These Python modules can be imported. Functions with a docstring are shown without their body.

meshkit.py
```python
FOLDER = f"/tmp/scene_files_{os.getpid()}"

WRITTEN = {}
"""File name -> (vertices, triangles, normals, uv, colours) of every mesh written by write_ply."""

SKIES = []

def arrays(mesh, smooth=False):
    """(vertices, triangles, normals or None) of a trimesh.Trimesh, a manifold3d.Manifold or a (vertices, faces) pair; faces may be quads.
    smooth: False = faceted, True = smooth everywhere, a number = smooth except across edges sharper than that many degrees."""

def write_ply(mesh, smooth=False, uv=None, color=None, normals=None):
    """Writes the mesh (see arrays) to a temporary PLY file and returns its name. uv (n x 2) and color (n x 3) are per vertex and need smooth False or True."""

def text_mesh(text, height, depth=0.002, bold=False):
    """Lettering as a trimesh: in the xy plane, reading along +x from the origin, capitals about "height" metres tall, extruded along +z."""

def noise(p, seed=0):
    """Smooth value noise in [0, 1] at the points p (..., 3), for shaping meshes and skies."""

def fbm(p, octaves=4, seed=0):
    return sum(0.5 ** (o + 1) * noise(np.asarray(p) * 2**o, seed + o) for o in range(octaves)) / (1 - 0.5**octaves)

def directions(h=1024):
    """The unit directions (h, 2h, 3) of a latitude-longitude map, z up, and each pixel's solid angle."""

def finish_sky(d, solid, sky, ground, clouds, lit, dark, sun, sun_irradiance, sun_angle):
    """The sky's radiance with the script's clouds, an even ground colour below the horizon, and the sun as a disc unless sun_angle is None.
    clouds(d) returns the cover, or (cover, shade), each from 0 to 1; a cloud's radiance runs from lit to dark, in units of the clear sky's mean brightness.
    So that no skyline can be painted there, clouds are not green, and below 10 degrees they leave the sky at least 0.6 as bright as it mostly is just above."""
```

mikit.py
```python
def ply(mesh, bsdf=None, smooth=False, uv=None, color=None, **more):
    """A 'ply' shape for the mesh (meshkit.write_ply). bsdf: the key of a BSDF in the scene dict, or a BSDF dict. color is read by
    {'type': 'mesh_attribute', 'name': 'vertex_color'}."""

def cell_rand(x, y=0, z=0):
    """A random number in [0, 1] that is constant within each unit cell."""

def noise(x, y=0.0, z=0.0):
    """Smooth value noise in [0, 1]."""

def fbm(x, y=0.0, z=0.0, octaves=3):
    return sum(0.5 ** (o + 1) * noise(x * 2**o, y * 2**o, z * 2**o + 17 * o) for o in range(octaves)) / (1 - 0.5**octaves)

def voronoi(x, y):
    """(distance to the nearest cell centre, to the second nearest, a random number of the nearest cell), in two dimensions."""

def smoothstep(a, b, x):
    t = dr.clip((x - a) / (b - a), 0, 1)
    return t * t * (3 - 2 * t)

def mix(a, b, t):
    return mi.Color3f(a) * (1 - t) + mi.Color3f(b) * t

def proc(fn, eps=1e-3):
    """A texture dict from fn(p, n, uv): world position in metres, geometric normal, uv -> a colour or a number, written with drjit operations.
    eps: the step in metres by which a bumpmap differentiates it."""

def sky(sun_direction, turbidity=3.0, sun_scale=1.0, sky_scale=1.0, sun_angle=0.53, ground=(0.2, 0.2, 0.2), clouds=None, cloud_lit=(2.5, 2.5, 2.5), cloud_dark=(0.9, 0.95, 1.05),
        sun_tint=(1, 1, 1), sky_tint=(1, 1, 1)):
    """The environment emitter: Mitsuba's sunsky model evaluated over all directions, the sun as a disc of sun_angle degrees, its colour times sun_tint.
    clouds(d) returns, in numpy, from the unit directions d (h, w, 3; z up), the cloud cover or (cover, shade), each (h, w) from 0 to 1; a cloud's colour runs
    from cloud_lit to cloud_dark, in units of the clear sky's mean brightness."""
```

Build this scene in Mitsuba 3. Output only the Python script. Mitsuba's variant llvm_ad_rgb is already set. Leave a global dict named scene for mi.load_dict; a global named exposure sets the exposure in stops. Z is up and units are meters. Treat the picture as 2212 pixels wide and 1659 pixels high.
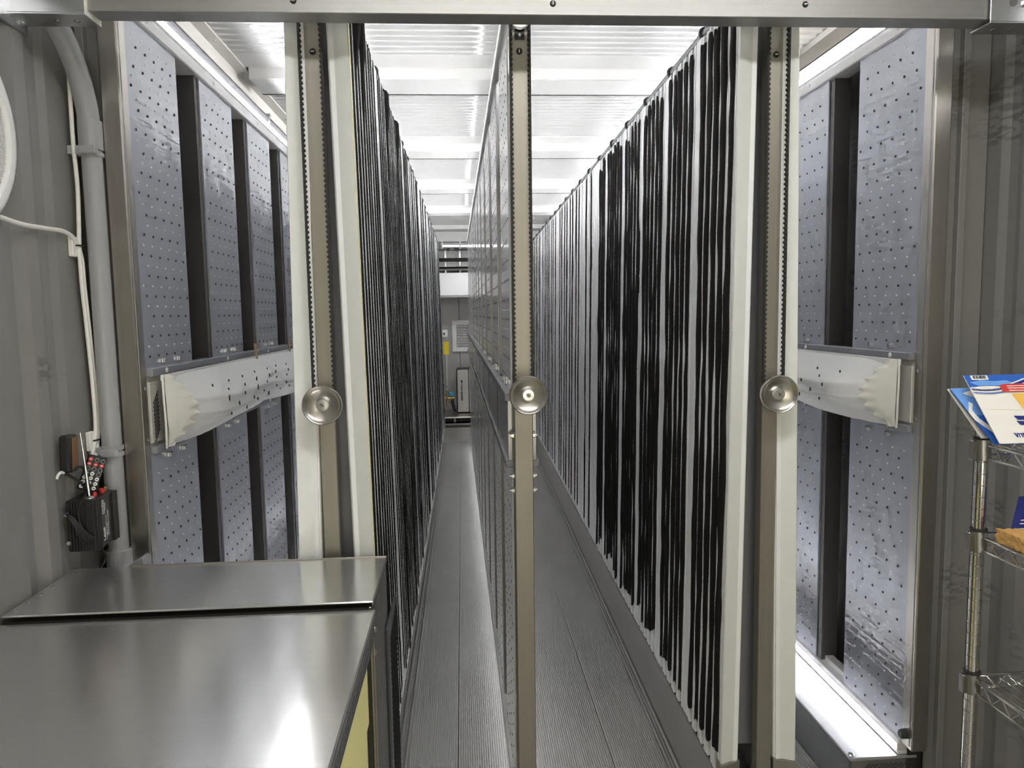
import math, random
import numpy as np, trimesh, mitsuba as mi, drjit as dr
import shapely.geometry as sg
import mikit, meshkit
from mikit import noise, fbm, cell_rand, smoothstep, mix, proc
T = mi.ScalarTransform4f
scene, labels = {}, {}
H = 1.45                                   # height of the lens above the deck; all z below are relative to the lens, H is added on writing

# ---------------------------------------------------------------- camera, lights, exposure
YAW, PITCH, ROLL = 0.0657079, -0.0956659, -0.0164643
_f = np.array([math.sin(YAW) * math.cos(PITCH), math.cos(YAW) * math.cos(PITCH), math.sin(PITCH)])
_r = np.array([math.cos(YAW), -math.sin(YAW), 0.0])
_u = np.cross(_r, _f)
_up = -math.sin(ROLL) * _r + math.cos(ROLL) * _u
scene['camera'] = {'type': 'perspective', 'fov': math.degrees(2 * math.atan(1106 / 1600.06)), 'fov_axis': 'x', 'near_clip': 0.02, 'far_clip': 100.0,
                   'to_world': T().look_at(origin=[0, 0, H], target=[float(_f[0]), float(_f[1]), float(H + _f[2])], up=[float(v) for v in _up])}
exposure = 2.1
L_BAR, L_BAR_LOW, L_CENTRE, L_FOOT, L_FAR = 34.0, 34.0, 9.0, 0.8, 3.6      # the white light bars on the rails
L_CEIL, L_DOOR = 5.6, 0.65                          # ceiling lamp over the work area, daylight through the open door behind the camera


def rgb(r, g=None, b=None):
    return {'type': 'rgb', 'value': [r, r if g is None else g, r if b is None else b]}


def emit(L, c=(1, 1, 1)):
    return {'type': 'area', 'radiance': rgb(*[L * k for k in c])}


# ---------------------------------------------------------------- mesh helpers
def bx(x0, x1, y0, y1, z0, z1, c=0.0):
    x0, x1 = min(x0, x1), max(x0, x1); y0, y1 = min(y0, y1), max(y0, y1); z0, z1 = min(z0, z1), max(z0, z1)
    if c <= 0:
        m = trimesh.creation.box([x1 - x0, y1 - y0, z1 - z0])
        m.apply_translation([(x0 + x1) / 2, (y0 + y1) / 2, (z0 + z1) / 2])
        return m
    c = min(c, 0.45 * min(x1 - x0, y1 - y0, z1 - z0))
    p = []
    for X in (0, 1):
        for Y in (0, 1):
            for Z in (0, 1):
                for k in range(3):
                    d = [c, c, c]; d[k] = 0
                    p.append([(x1 - d[0], x0 + d[0])[X], (y1 - d[1], y0 + d[1])[Y], (z1 - d[2], z0 + d[2])[Z]])
    return trimesh.convex.convex_hull(np.array(p))


def many(centres, half):
    """Plain boxes, one at each centre."""
    c = np.asarray(centres, float); h = np.broadcast_to(np.asarray(half, float), c.shape)
    s = np.array([[x, y, z] for x in (-1, 1) for y in (-1, 1) for z in (-1, 1)], float)
    f = np.array([[0, 1, 3], [0, 3, 2], [4, 6, 7], [4, 7, 5], [0, 4, 5], [0, 5, 1], [2, 3, 7], [2, 7, 6], [0, 2, 6], [0, 6, 4], [1, 5, 7], [1, 7, 3]])
    v = (c[:, None] + s[None] * h[:, None]).reshape(-1, 3)
    return trimesh.Trimesh(v, (f[None] + 8 * np.arange(len(c))[:, None, None]).reshape(-1, 3), process=False)


def cat(*ms):
    ms = [m for q in ms for m in (q if isinstance(q, (list, tuple)) else [q])]
    return trimesh.util.concatenate(ms) if len(ms) > 1 else ms[0]


def spline(pts, n=8):
    p = np.asarray(pts, float)
    if len(p) < 3: return p
    q = np.vstack([2 * p[0] - p[1], p, 2 * p[-1] - p[-2]]); out = []
    for i in range(1, len(q) - 2):
        for t in np.linspace(0, 1, n, endpoint=False):
            a, b, c, d = q[i - 1:i + 3]
            out.append(0.5 * (2 * b + (c - a) * t + (2 * a - 5 * b + 4 * c - d) * t * t + (3 * b - a - 3 * c + d) * t ** 3))
    return np.array(out + [p[-1]])


def tube(pts, r, sides=10, n=0):
    p = spline(pts, n) if n else np.asarray(pts, float)
    t = np.gradient(p, axis=0); t /= np.linalg.norm(t, axis=1, keepdims=True) + 1e-12
    a = np.cross(t[0], [0, 0, 1.0] if abs(t[0, 2]) < .9 else [1.0, 0, 0]); a /= np.linalg.norm(a)
    A = []
    for k in range(len(p)):
        a = a - t[k] * (a @ t[k]); a /= np.linalg.norm(a); A.append(a)
    A = np.array(A); B = np.cross(t, A); g = np.arange(sides) * 2 * np.pi / sides
    rr = np.broadcast_to(r, (len(p),))
    v = p[:, None] + rr[:, None, None] * (np.cos(g)[None, :, None] * A[:, None] + np.sin(g)[None, :, None] * B[:, None])
    i, j = np.meshgrid(np.arange(len(p) - 1), np.arange(sides), indexing='ij')
    q = np.stack([i * sides + j, i * sides + (j + 1) % sides, (i + 1) * sides + (j + 1) % sides, (i + 1) * sides + j], -1).reshape(-1, 4)
    V = np.vstack([v.reshape(-1, 3), p[:1], p[-1:]]); n0 = len(V) - 2
    k = np.arange(sides)
    f = np.vstack([q[:, [0, 1, 2]], q[:, [0, 2, 3]], np.stack([k * 0 + n0, (k + 1) % sides, k], 1),
                   np.stack([k * 0 + n0 + 1, (len(p) - 1) * sides + k, (len(p) - 1) * sides + (k + 1) % sides], 1)])
    m = trimesh.Trimesh(V, f, process=False); m.fix_normals(); return m


def lathe(prof, at, axis, seg=40):
    """prof: (r, h) along the axis from the point at."""
    ax = np.asarray(axis, float); ax /= np.linalg.norm(ax)
    m = trimesh.creation.revolve(np.array(prof, float), sections=seg)
    M = trimesh.geometry.align_vectors([0, 0, 1], ax); M[:3, 3] = at
    m.apply_transform(M); return m


def prism(poly, h, M=None):
    m = trimesh.creation.extrude_polygon(sg.Polygon(poly) if not hasattr(poly, 'exterior') else poly, h, engine='earcut')
    if M is not None: m.apply_transform(M)
    return m


def along_y(poly_xz, y0, y1):
    """(x, z) outline swept from y0 to y1."""
    m = prism(poly_xz, y1 - y0)
    m.apply_transform(np.array([[1, 0, 0, 0], [0, 0, 1, y0], [0, 1, 0, 0], [0, 0, 0, 1.0]])); m.invert() if m.volume < 0 else None
    return m


def along_x(poly_yz, x0, x1):
    m = prism(poly_yz, x1 - x0)
    m.apply_transform(np.array([[0, 0, 1, x0], [1, 0, 0, 0], [0, 1, 0, 0], [0, 0, 0, 1.0]])); m.invert() if m.volume < 0 else None
    return m


def along_z(poly_xy, z0, z1):
    m = prism(poly_xy, z1 - z0); m.apply_translation([0, 0, z0]); return m


def sheet(P):
    """Grid of points (n, m, 3) as a surface."""
    n, m = P.shape[:2]; i, j = np.meshgrid(np.arange(n - 1), np.arange(m - 1), indexing='ij'); k = i * m + j
    q = np.stack([k, k + 1, k + m + 1, k + m], -1).reshape(-1, 4)
    return trimesh.Trimesh(P.reshape(-1, 3), np.vstack([q[:, [0, 1, 2]], q[:, [0, 2, 3]]]), process=False)


def moved(m, M):
    m = m.copy(); m.apply_transform(M); return m


# ---------------------------------------------------------------- scene bookkeeping
count = {}


def numbered(k):
    n = count.get(k, 0); count[k] = n + 1
    return k if n == 0 else f'{k}_{n:03d}'


def thing(name, label=None, cat_=None, group=None, kind=None):
    k = numbered(name); d = {}
    if label: d['label'] = label
    if cat_: d['category'] = cat_
    if group: d['group'] = group
    if kind: d['kind'] = kind
    labels[k] = d
    return k


LIFT = np.eye(4); LIFT[2, 3] = H


def part(parent, name, mesh, mat, smooth=30, label=None, kind=None, M=None, **more):
    k = numbered(parent + '__' + name)
    m = mesh.copy()
    m.apply_transform(LIFT if M is None else LIFT @ M)
    scene[k] = mikit.ply(m, mat, smooth=smooth, **more)
    if label or kind:
        labels[k] = {a: b for a, b in (('label', label), ('kind', kind)) if b}
    return k


def solo(name, mesh, mat, label, cat_, group=None, kind=None, smooth=30, M=None, **more):
    k = thing(name, label, cat_, group, kind)
    m = mesh.copy(); m.apply_transform(LIFT if M is None else LIFT @ M)
    scene[k] = mikit.ply(m, mat, smooth=smooth, **more)
    return k


def struct(name, mesh, mat, smooth=30, label=None):
    m = mesh.copy(); m.apply_transform(LIFT)
    scene[name] = mikit.ply(m, mat, smooth=smooth)
    labels[name] = {'kind': 'structure'}
    if label: labels[name]['label'] = label
    count[name] = 1
    return name


# ---------------------------------------------------------------- materials
def pr(base, rough=0.5, metal=0.0, spec=0.5, **k):
    return {'type': 'twosided', 'b': {'type': 'principled', 'base_color': rgb(*base) if isinstance(base, tuple) else base, 'roughness': rough, 'metallic': metal, 'specular': spec, **k}}


def brushed(a, b, sx, sy, sz):
    def fn(p, n, uv):
        return mix(a, b, 0.6 * fbm(p.x * sx, p.y * sy, p.z * sz) + 0.4 * fbm(p.x * 9, p.y * 9, p.z * 5 + 3))
    return proc(fn)


def wall_fn(p, n, uv):
    big = fbm(p.x * 2 + 3, p.y * 2.3, p.z * 0.9)
    smudge = smoothstep(0.62, 0.78, fbm(p.x * 7 + 11, p.y * 7, p.z * 4.5 + 5)) * smoothstep(0.45, 0.6, fbm(p.x * 40, p.y * 30, p.z * 90))
    c = mix((0.17, 0.166, 0.158), (0.235, 0.23, 0.22), big)
    return c * (1 - 0.38 * smudge)


scene['m_wall'] = pr(proc(wall_fn), 0.42, 0.0, 0.5)
scene['m_alu'] = pr(brushed((0.46, 0.435, 0.395), (0.57, 0.54, 0.50), 160, 160, 3), 0.30, 1.0)
scene['m_beam'] = pr(brushed((0.40, 0.395, 0.38), (0.49, 0.485, 0.47), 3, 160, 160), 0.50, 0.95)
scene['m_post'] = pr(brushed((0.30, 0.28, 0.24), (0.37, 0.35, 0.305), 150, 150, 3), 0.46, 0.8)
scene['m_table'] = pr(brushed((0.66, 0.66, 0.655), (0.73, 0.73, 0.725), 4, 130, 130), 0.20, 0.88)
scene['m_darksteel'] = pr((0.33, 0.325, 0.32), 0.34, 1.0)
scene['m_wallfar'] = pr(proc(lambda p, n, uv: mix((0.36, 0.35, 0.335), (0.46, 0.45, 0.43), fbm(p.x * 9, p.z * 2, 1.0))), 0.5)
scene['m_bandplate'] = pr((0.62, 0.60, 0.56), 0.4, 0.25)
scene['m_gutter'] = pr((0.42, 0.41, 0.40), 0.45, 0.6)
scene['m_zinc'] = pr((0.62, 0.63, 0.64), 0.28, 1.0)
scene['m_bench'] = pr((0.74, 0.75, 0.77), 0.38, 0.8)
scene['m_benchside'] = pr((0.10, 0.105, 0.11), 0.4, 0.3)
scene['m_chrome'] = pr((0.72, 0.71, 0.68), 0.10, 1.0)
scene['m_white'] = pr((0.80, 0.80, 0.80), 0.35)
scene['m_cap'] = pr((0.72, 0.735, 0.71), 0.42)
scene['m_capedge'] = pr((0.80, 0.76, 0.42), 0.45)
scene['m_tower'] = pr((0.83, 0.84, 0.86), 0.38)
scene['m_fabric'] = pr((0.012, 0.0115, 0.011), 0.95, 0.0, 0.15)
scene['m_black'] = pr((0.014, 0.014, 0.015), 0.45)
scene['m_rubber'] = pr((0.02, 0.02, 0.02), 0.7)
scene['m_gap'] = pr((0.035, 0.033, 0.031), 0.5)
scene['m_pipe'] = pr((0.055, 0.057, 0.065), 0.32)
scene['m_pvc'] = pr((0.33, 0.335, 0.345), 0.38)
scene['m_conduit'] = pr((0.17, 0.175, 0.185), 0.38)
scene['m_strip'] = pr((0.21, 0.215, 0.235), 0.42)
scene['m_cable'] = pr((0.82, 0.81, 0.78), 0.45)
scene['m_yellow'] = pr((0.93, 0.88, 0.40), 0.6)
scene['m_card'] = pr((0.80, 0.62, 0.02), 0.5)
scene['m_brown'] = pr((0.16, 0.085, 0.04), 0.6)
scene['m_wood'] = pr((0.36, 0.28, 0.19), 0.7)
scene['m_sponge'] = pr((0.52, 0.30, 0.10), 0.9)
scene['m_navy'] = pr((0.02, 0.03, 0.22), 0.4)
scene['m_blue'] = pr((0.03, 0.13, 0.55), 0.35)
scene['m_sky'] = pr((0.16, 0.36, 0.78), 0.35)
scene['m_teal'] = pr((0.06, 0.28, 0.45), 0.5)
scene['m_paper'] = pr((0.86, 0.84, 0.79), 0.5)
scene['m_buff'] = pr((0.74, 0.70, 0.61), 0.6)
scene['m_orange'] = pr((0.86, 0.52, 0.10), 0.6)
scene['m_red'] = pr((0.62, 0.05, 0.05), 0.45)
scene['m_brass'] = pr((0.72, 0.52, 0.22), 0.25, 1.0)
scene['m_cream'] = pr((0.52, 0.50, 0.46), 0.5)
scene['m_sock'] = pr((0.74, 0.74, 0.73), 0.7, 0.0, 0.3, sheen=0.3)
scene['m_sockend'] = pr((0.84, 0.82, 0.74), 0.8, 0.0, 0.3)
scene['m_grille'] = pr((0.66, 0.66, 0.66), 0.55)
scene['m_inkwhite'] = pr((0.8, 0.8, 0.8), 0.5)
scene['m_acrylic'] = pr((0.25, 0.25, 0.255), 0.12, 0.35)


def scratch(p, n, uv):
    a = fbm(p.y * 7, p.z * 150 + 2.0 * noise(p.y * 4, p.z * 6), p.x * 3)
    b = noise(p.y * 22 + 3 * noise(p.z * 5), p.z * 9, p.x)
    return 0.0016 * a + 0.0022 * b


def film(p, n, uv):
    return mix((0.34, 0.352, 0.40), (0.40, 0.412, 0.462), fbm(p.y * 3, p.z * 2.2, p.x * 3))


scene['m_board'] = {'type': 'twosided', 'b': {'type': 'bumpmap', 't': proc(scratch, 2e-3), 'scale': 1.0,
                    'b': {'type': 'principled', 'base_color': proc(film), 'roughness': 0.10, 'metallic': 0.40, 'specular': 0.8}}}


scene['m_board_c'] = pr(proc(lambda p, n, uv: mix((0.70, 0.71, 0.74), (0.78, 0.79, 0.82), fbm(p.y * 3, p.z * 2.2, p.x * 3))), 0.13, 0.2, 0.9)


def ripple(p, n, uv):
    return 0.0016 * noise(p.x * 9 + 0.7 * noise(p.y * 3), p.y * 3.0, 0.0) + 0.0005 * noise(p.x * 30, p.y * 12, 1.0)


scene['m_ceiling'] = {'type': 'twosided', 'b': {'type': 'bumpmap', 't': proc(ripple, 2e-3), 'scale': 1.0,
                      'b': {'type': 'principled', 'base_color': rgb(0.66, 0.66, 0.655), 'roughness': 0.12, 'specular': 0.75}}}
scene['m_rib'] = pr((0.70, 0.70, 0.69), 0.45)


def deck_fn(p, n, uv):
    c = mix((0.40, 0.396, 0.388), (0.52, 0.515, 0.505), fbm(p.x * 5, p.y * 1.6, 0.0))
    spot = smoothstep(0.70, 0.76, fbm(p.x * 26, p.y * 15, 3.0))
    return c * (1 + 0.06 * spot)


scene['m_deck'] = pr(proc(deck_fn), 0.45, 0.35)
scene['m_plate'] = pr(brushed((0.50, 0.50, 0.49), (0.66, 0.66, 0.65), 6, 6, 6), 0.30, 0.9)

# ================================================================ STRUCTURE
XL, XR, YB, YF, ZC, ZF = -0.937, 1.42, -1.3, 10.65, 1.055, -1.45
YE = 8.25                                            # far end of the growing area


def corrugated(x, y0, y1, sgn, z0=ZF, z1=ZC, ph=0.0):
    per = [(0.0, 0), (0.118, 0), (0.140, 1), (0.171, 1), (0.199, 0), (0.243, 0), (0.270, 0.6), (0.300, 0.6), (0.322, 0)]
    ys, d, y = [], [], y0 - ph
    while y < y1:
        for a, b in per:
            if y0 <= y + a <= y1: ys.append(y + a); d.append(b)
        y += 0.322
    ys = [y0] + ys + [y1]; d = [0] + d + [0]
    P = np.array([[[x - sgn * 0.016 * b, a, z] for z in (z0, z1)] for a, b in zip(ys, d)])
    return sheet(P)


struct('wall_left', corrugated(XL, YB, YF, 1, ph=0.106), 'm_wall', False, 'grey corrugated metal container wall on the left')
struct('wall_right', corrugated(XR, YB, YF, -1, ph=0.02), 'm_wall', False, 'grey corrugated metal container wall on the right')
# far wall of vertical panels
wb = struct('wall_back', bx(XL - .02, XR + .02, YF + .012, YF + .05, ZF, ZC), 'm_gap', False, 'grey panelled end wall')
for k in range(7):
    x0 = XL + 0.02 + k * 0.34 - 0.14
    part(wb, 'panel', bx(max(x0, XL), min(x0 + .334, XR), YF, YF + .02, ZF, ZC, .004), 'm_wallfar', False)
# wall behind the camera, with an open door that lets daylight in
struct('wall_front', cat(bx(XL, -.45, YB - .05, YB, ZF, ZC), bx(.95, XR, YB - .05, YB, ZF, ZC), bx(-.45, .95, YB - .05, YB, .75, ZC)), 'm_wall', False)
struct('door_1', bx(-.44, .94, YB - .12, YB - .10, ZF, .75), 'm_white', False)
scene['door_1__daylight'] = mikit.ply(sheet(np.array([[[x, YB - .08, z + H] for z in (-1.0, 0.7)] for x in (-.4, .9)])), 'm_white', emitter=emit(L_DOOR, (1.0, 0.93, 0.72)))
labels['door_1__daylight'] = {'label': 'bright open doorway'}

# floor: base, then ribbed aluminium planks
fl = struct('floor', bx(XL - .02, XR + .02, YB, YF + .05, ZF - .09, ZF - .03), 'm_gap', False, 'floor of ribbed aluminium deck planks')


def plank(x0, x1, y0, y1):
    pts, x = [], x0 + .011
    top, low = ZF, ZF - .0050
    pts += [(x0 + .001, ZF - .03), (x0 + .001, low), (x0 + .0018, top), (x0 + .006, top), (x0 + .0066, low)]
    while x < x1 - .0125:
        pts += [(x, low), (x + .0006, top), (x + .0044, top), (x + .0050, low)]
        x += .0075
    pts += [(x1 - .0066, low), (x1 - .006, top), (x1 - .0018, top), (x1 - .001, low), (x1 - .001, ZF - .03)]
    a = np.array(pts); n = len(a)
    P = np.zeros((n, 2, 3)); P[:, 0] = np.c_[a[:, 0], np.full(n, y0), a[:, 1]]; P[:, 1] = np.c_[a[:, 0], np.full(n, y1), a[:, 1]]
    m = sheet(P); m.invert(); return m


for k in range(10):
    x0 = -1.045 + .25 * k + (0 if k else .108)
    x1 = min(-1.045 + .25 * (k + 1), XR)
    part(fl, 'plank', plank(x0, x1, YB, 8.36), 'm_deck', False)
part(fl, 'end_plate', bx(XL, XR, 8.368, 9.42, ZF - .02, ZF, .002), 'm_plate', False, 'smooth metal plate past the end of the planks')

# ceiling: white glossy ripple panels with flat cross ribs
ce = struct('ceiling', bx(XL - .02, XR + .02, YB, YF + .05, ZC + .02, ZC + .06), 'm_rib', False, 'white ceiling')
ribs = [-1.06, .37, 2.09] + [3.30 + 1.412 * k for k in range(5)]
for k, y0 in enumerate(ribs):
    y1 = ribs[k + 1] if k + 1 < len(ribs) else 10.4
    a, b = y0 + .22, y1 - .16
    if b > a + .1:
        ys = np.linspace(a, b, max(2, int((b - a) / .0048)))
        zz = ZC - .0045 * (0.5 + 0.5 * np.cos((ys - a) / .056 * 2 * np.pi)) - .001
        P = np.array([[[x, y, z] for x in (XL, XR)] for y, z in zip(ys, zz)])
        part(ce, 'panel', sheet(P), 'm_ceiling', True)
    part(ce, 'joint_strip', bx(XL, XR, y0 - .16, y0 + .001, ZC - .006, ZC + .01), 'm_rib', False)
    part(ce, 'rib', bx(-.875, 1.36, y0, y0 + .215, ZC - .055, ZC + .01, .004), 'm_rib', False)
    part(ce, 'shadow_gap', bx(-.875, 1.36, y0 + .2155, y0 + .228, ZC - .0552, ZC - .02), 'm_gap', False)

# trims between wall and ceiling
struct('trim_1', along_y([(XL, .985), (XL + .006, .985), (XL + .012, 1.03), (XL + .05, 1.042), (XL + .05, 1.05), (XL, 1.05)], 1.9, YE), 'm_cream', False, 'pale edge trim along the ceiling on the left')
for k in range(16):
    part('trim_1', 'screw', lathe([(0, .004), (.004, .003), (.006, 0), (0, 0)], [XL + .032, 2.2 + .38 * k, 1.037], [.3, 0, -1], 10), 'm_zinc')
arc = [(1.262 + .15 * math.sin(t), .872 + .165 * (1 - math.cos(t))) for t in np.linspace(0, math.pi / 2, 12)]
struct('trim_2', along_y(arc + [(1.42, 1.05), (1.40, 1.05)] + [(x + .006, z + .006) for x, z in arc[::-1] if z < 1.03], 1.9, YE), 'm_alu', 40, 'curved metal cove along the ceiling on the right')

# ================================================================ LED WALLS
rng = np.random.default_rng(7)


def led_centres(y0, y1, z0, z1):
    dark, white = [], []
    rows = int((z1 - z0 - .04) / .0525)
    for r in range(rows):
        for lst, dz, k in ((dark, .03, .37), (white, .056, .61)):
            off = ((r * k + .2) % 1) * .0565
            for c in range(6):
                y = y0 + .018 + off + .0565 * c
                if y0 + .014 < y < y1 - .014 and z0 + dz + r * .0525 < z1 - .012: lst.append((y, z0 + dz + r * .0525))
    return dark, white


def board(parent, side, x, y0, y1, z0, z1, clip=None, M=None, chips=True, mat='m_board', proud=.0012):
    """A glossy LED board whose face is at x and looks along side (+1 or -1)."""
    b = part(parent, 'board', bx(x - side * .004, x, y0, y1, z0, z1), mat, False, M=M)
    if chips:
        d, w = led_centres(y0, y1, z0, z1)
        part(b, 'dark_diodes', many([(x + side * proud, y, z) for y, z in d], (proud + .0002, .0021, .0028)), 'm_black', False, kind='stuff', M=M)
        part(b, 'white_diodes', many([(x + side * proud * .8, y, z) for y, z in w], (proud * .8 + .0002, .0018, .0018)), 'm_white', False, kind='stuff', M=M)
    if clip is not None:
        for dy in (-.055, .05):
            yc, zc = (y0 + y1) / 2 + dy, clip
            part(b, 'connector', cat(bx(x, x + side * .007, yc - .009, yc + .009, zc - .0065, zc + .0065, .0015), bx(x + side * .006, x + side * .010, yc - .006, yc + .006, zc - .004, zc - .001), bx(x + side * .006, x + side * .010, yc - .006, yc + .006, zc + .001, zc + .004)), 'm_zinc', False, M=M)
            part(b, 'contact', bx(x, x + side * .006, yc + .0095, yc + .0155, zc - .0055, zc + .0055), 'm_black', False, M=M)


BY = [1.962 + .5275 * k for k in range(12)]
BW = .333


def lens(parent, s, x, tilt, y0, y1, z0, z1, L):
    P = np.array([[[x, y, z0], [x + s * tilt, y, z1]] for y in (y0, y1)])
    m = sheet(P); n = np.cross(P[0, 1] - P[0, 0], P[1, 1] - P[0, 0])
    if n[0] * s < 0: m.invert()
    return part(parent, 'lens', m, 'm_white', False, 'bright glowing lens', emitter=emit(L))


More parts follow.
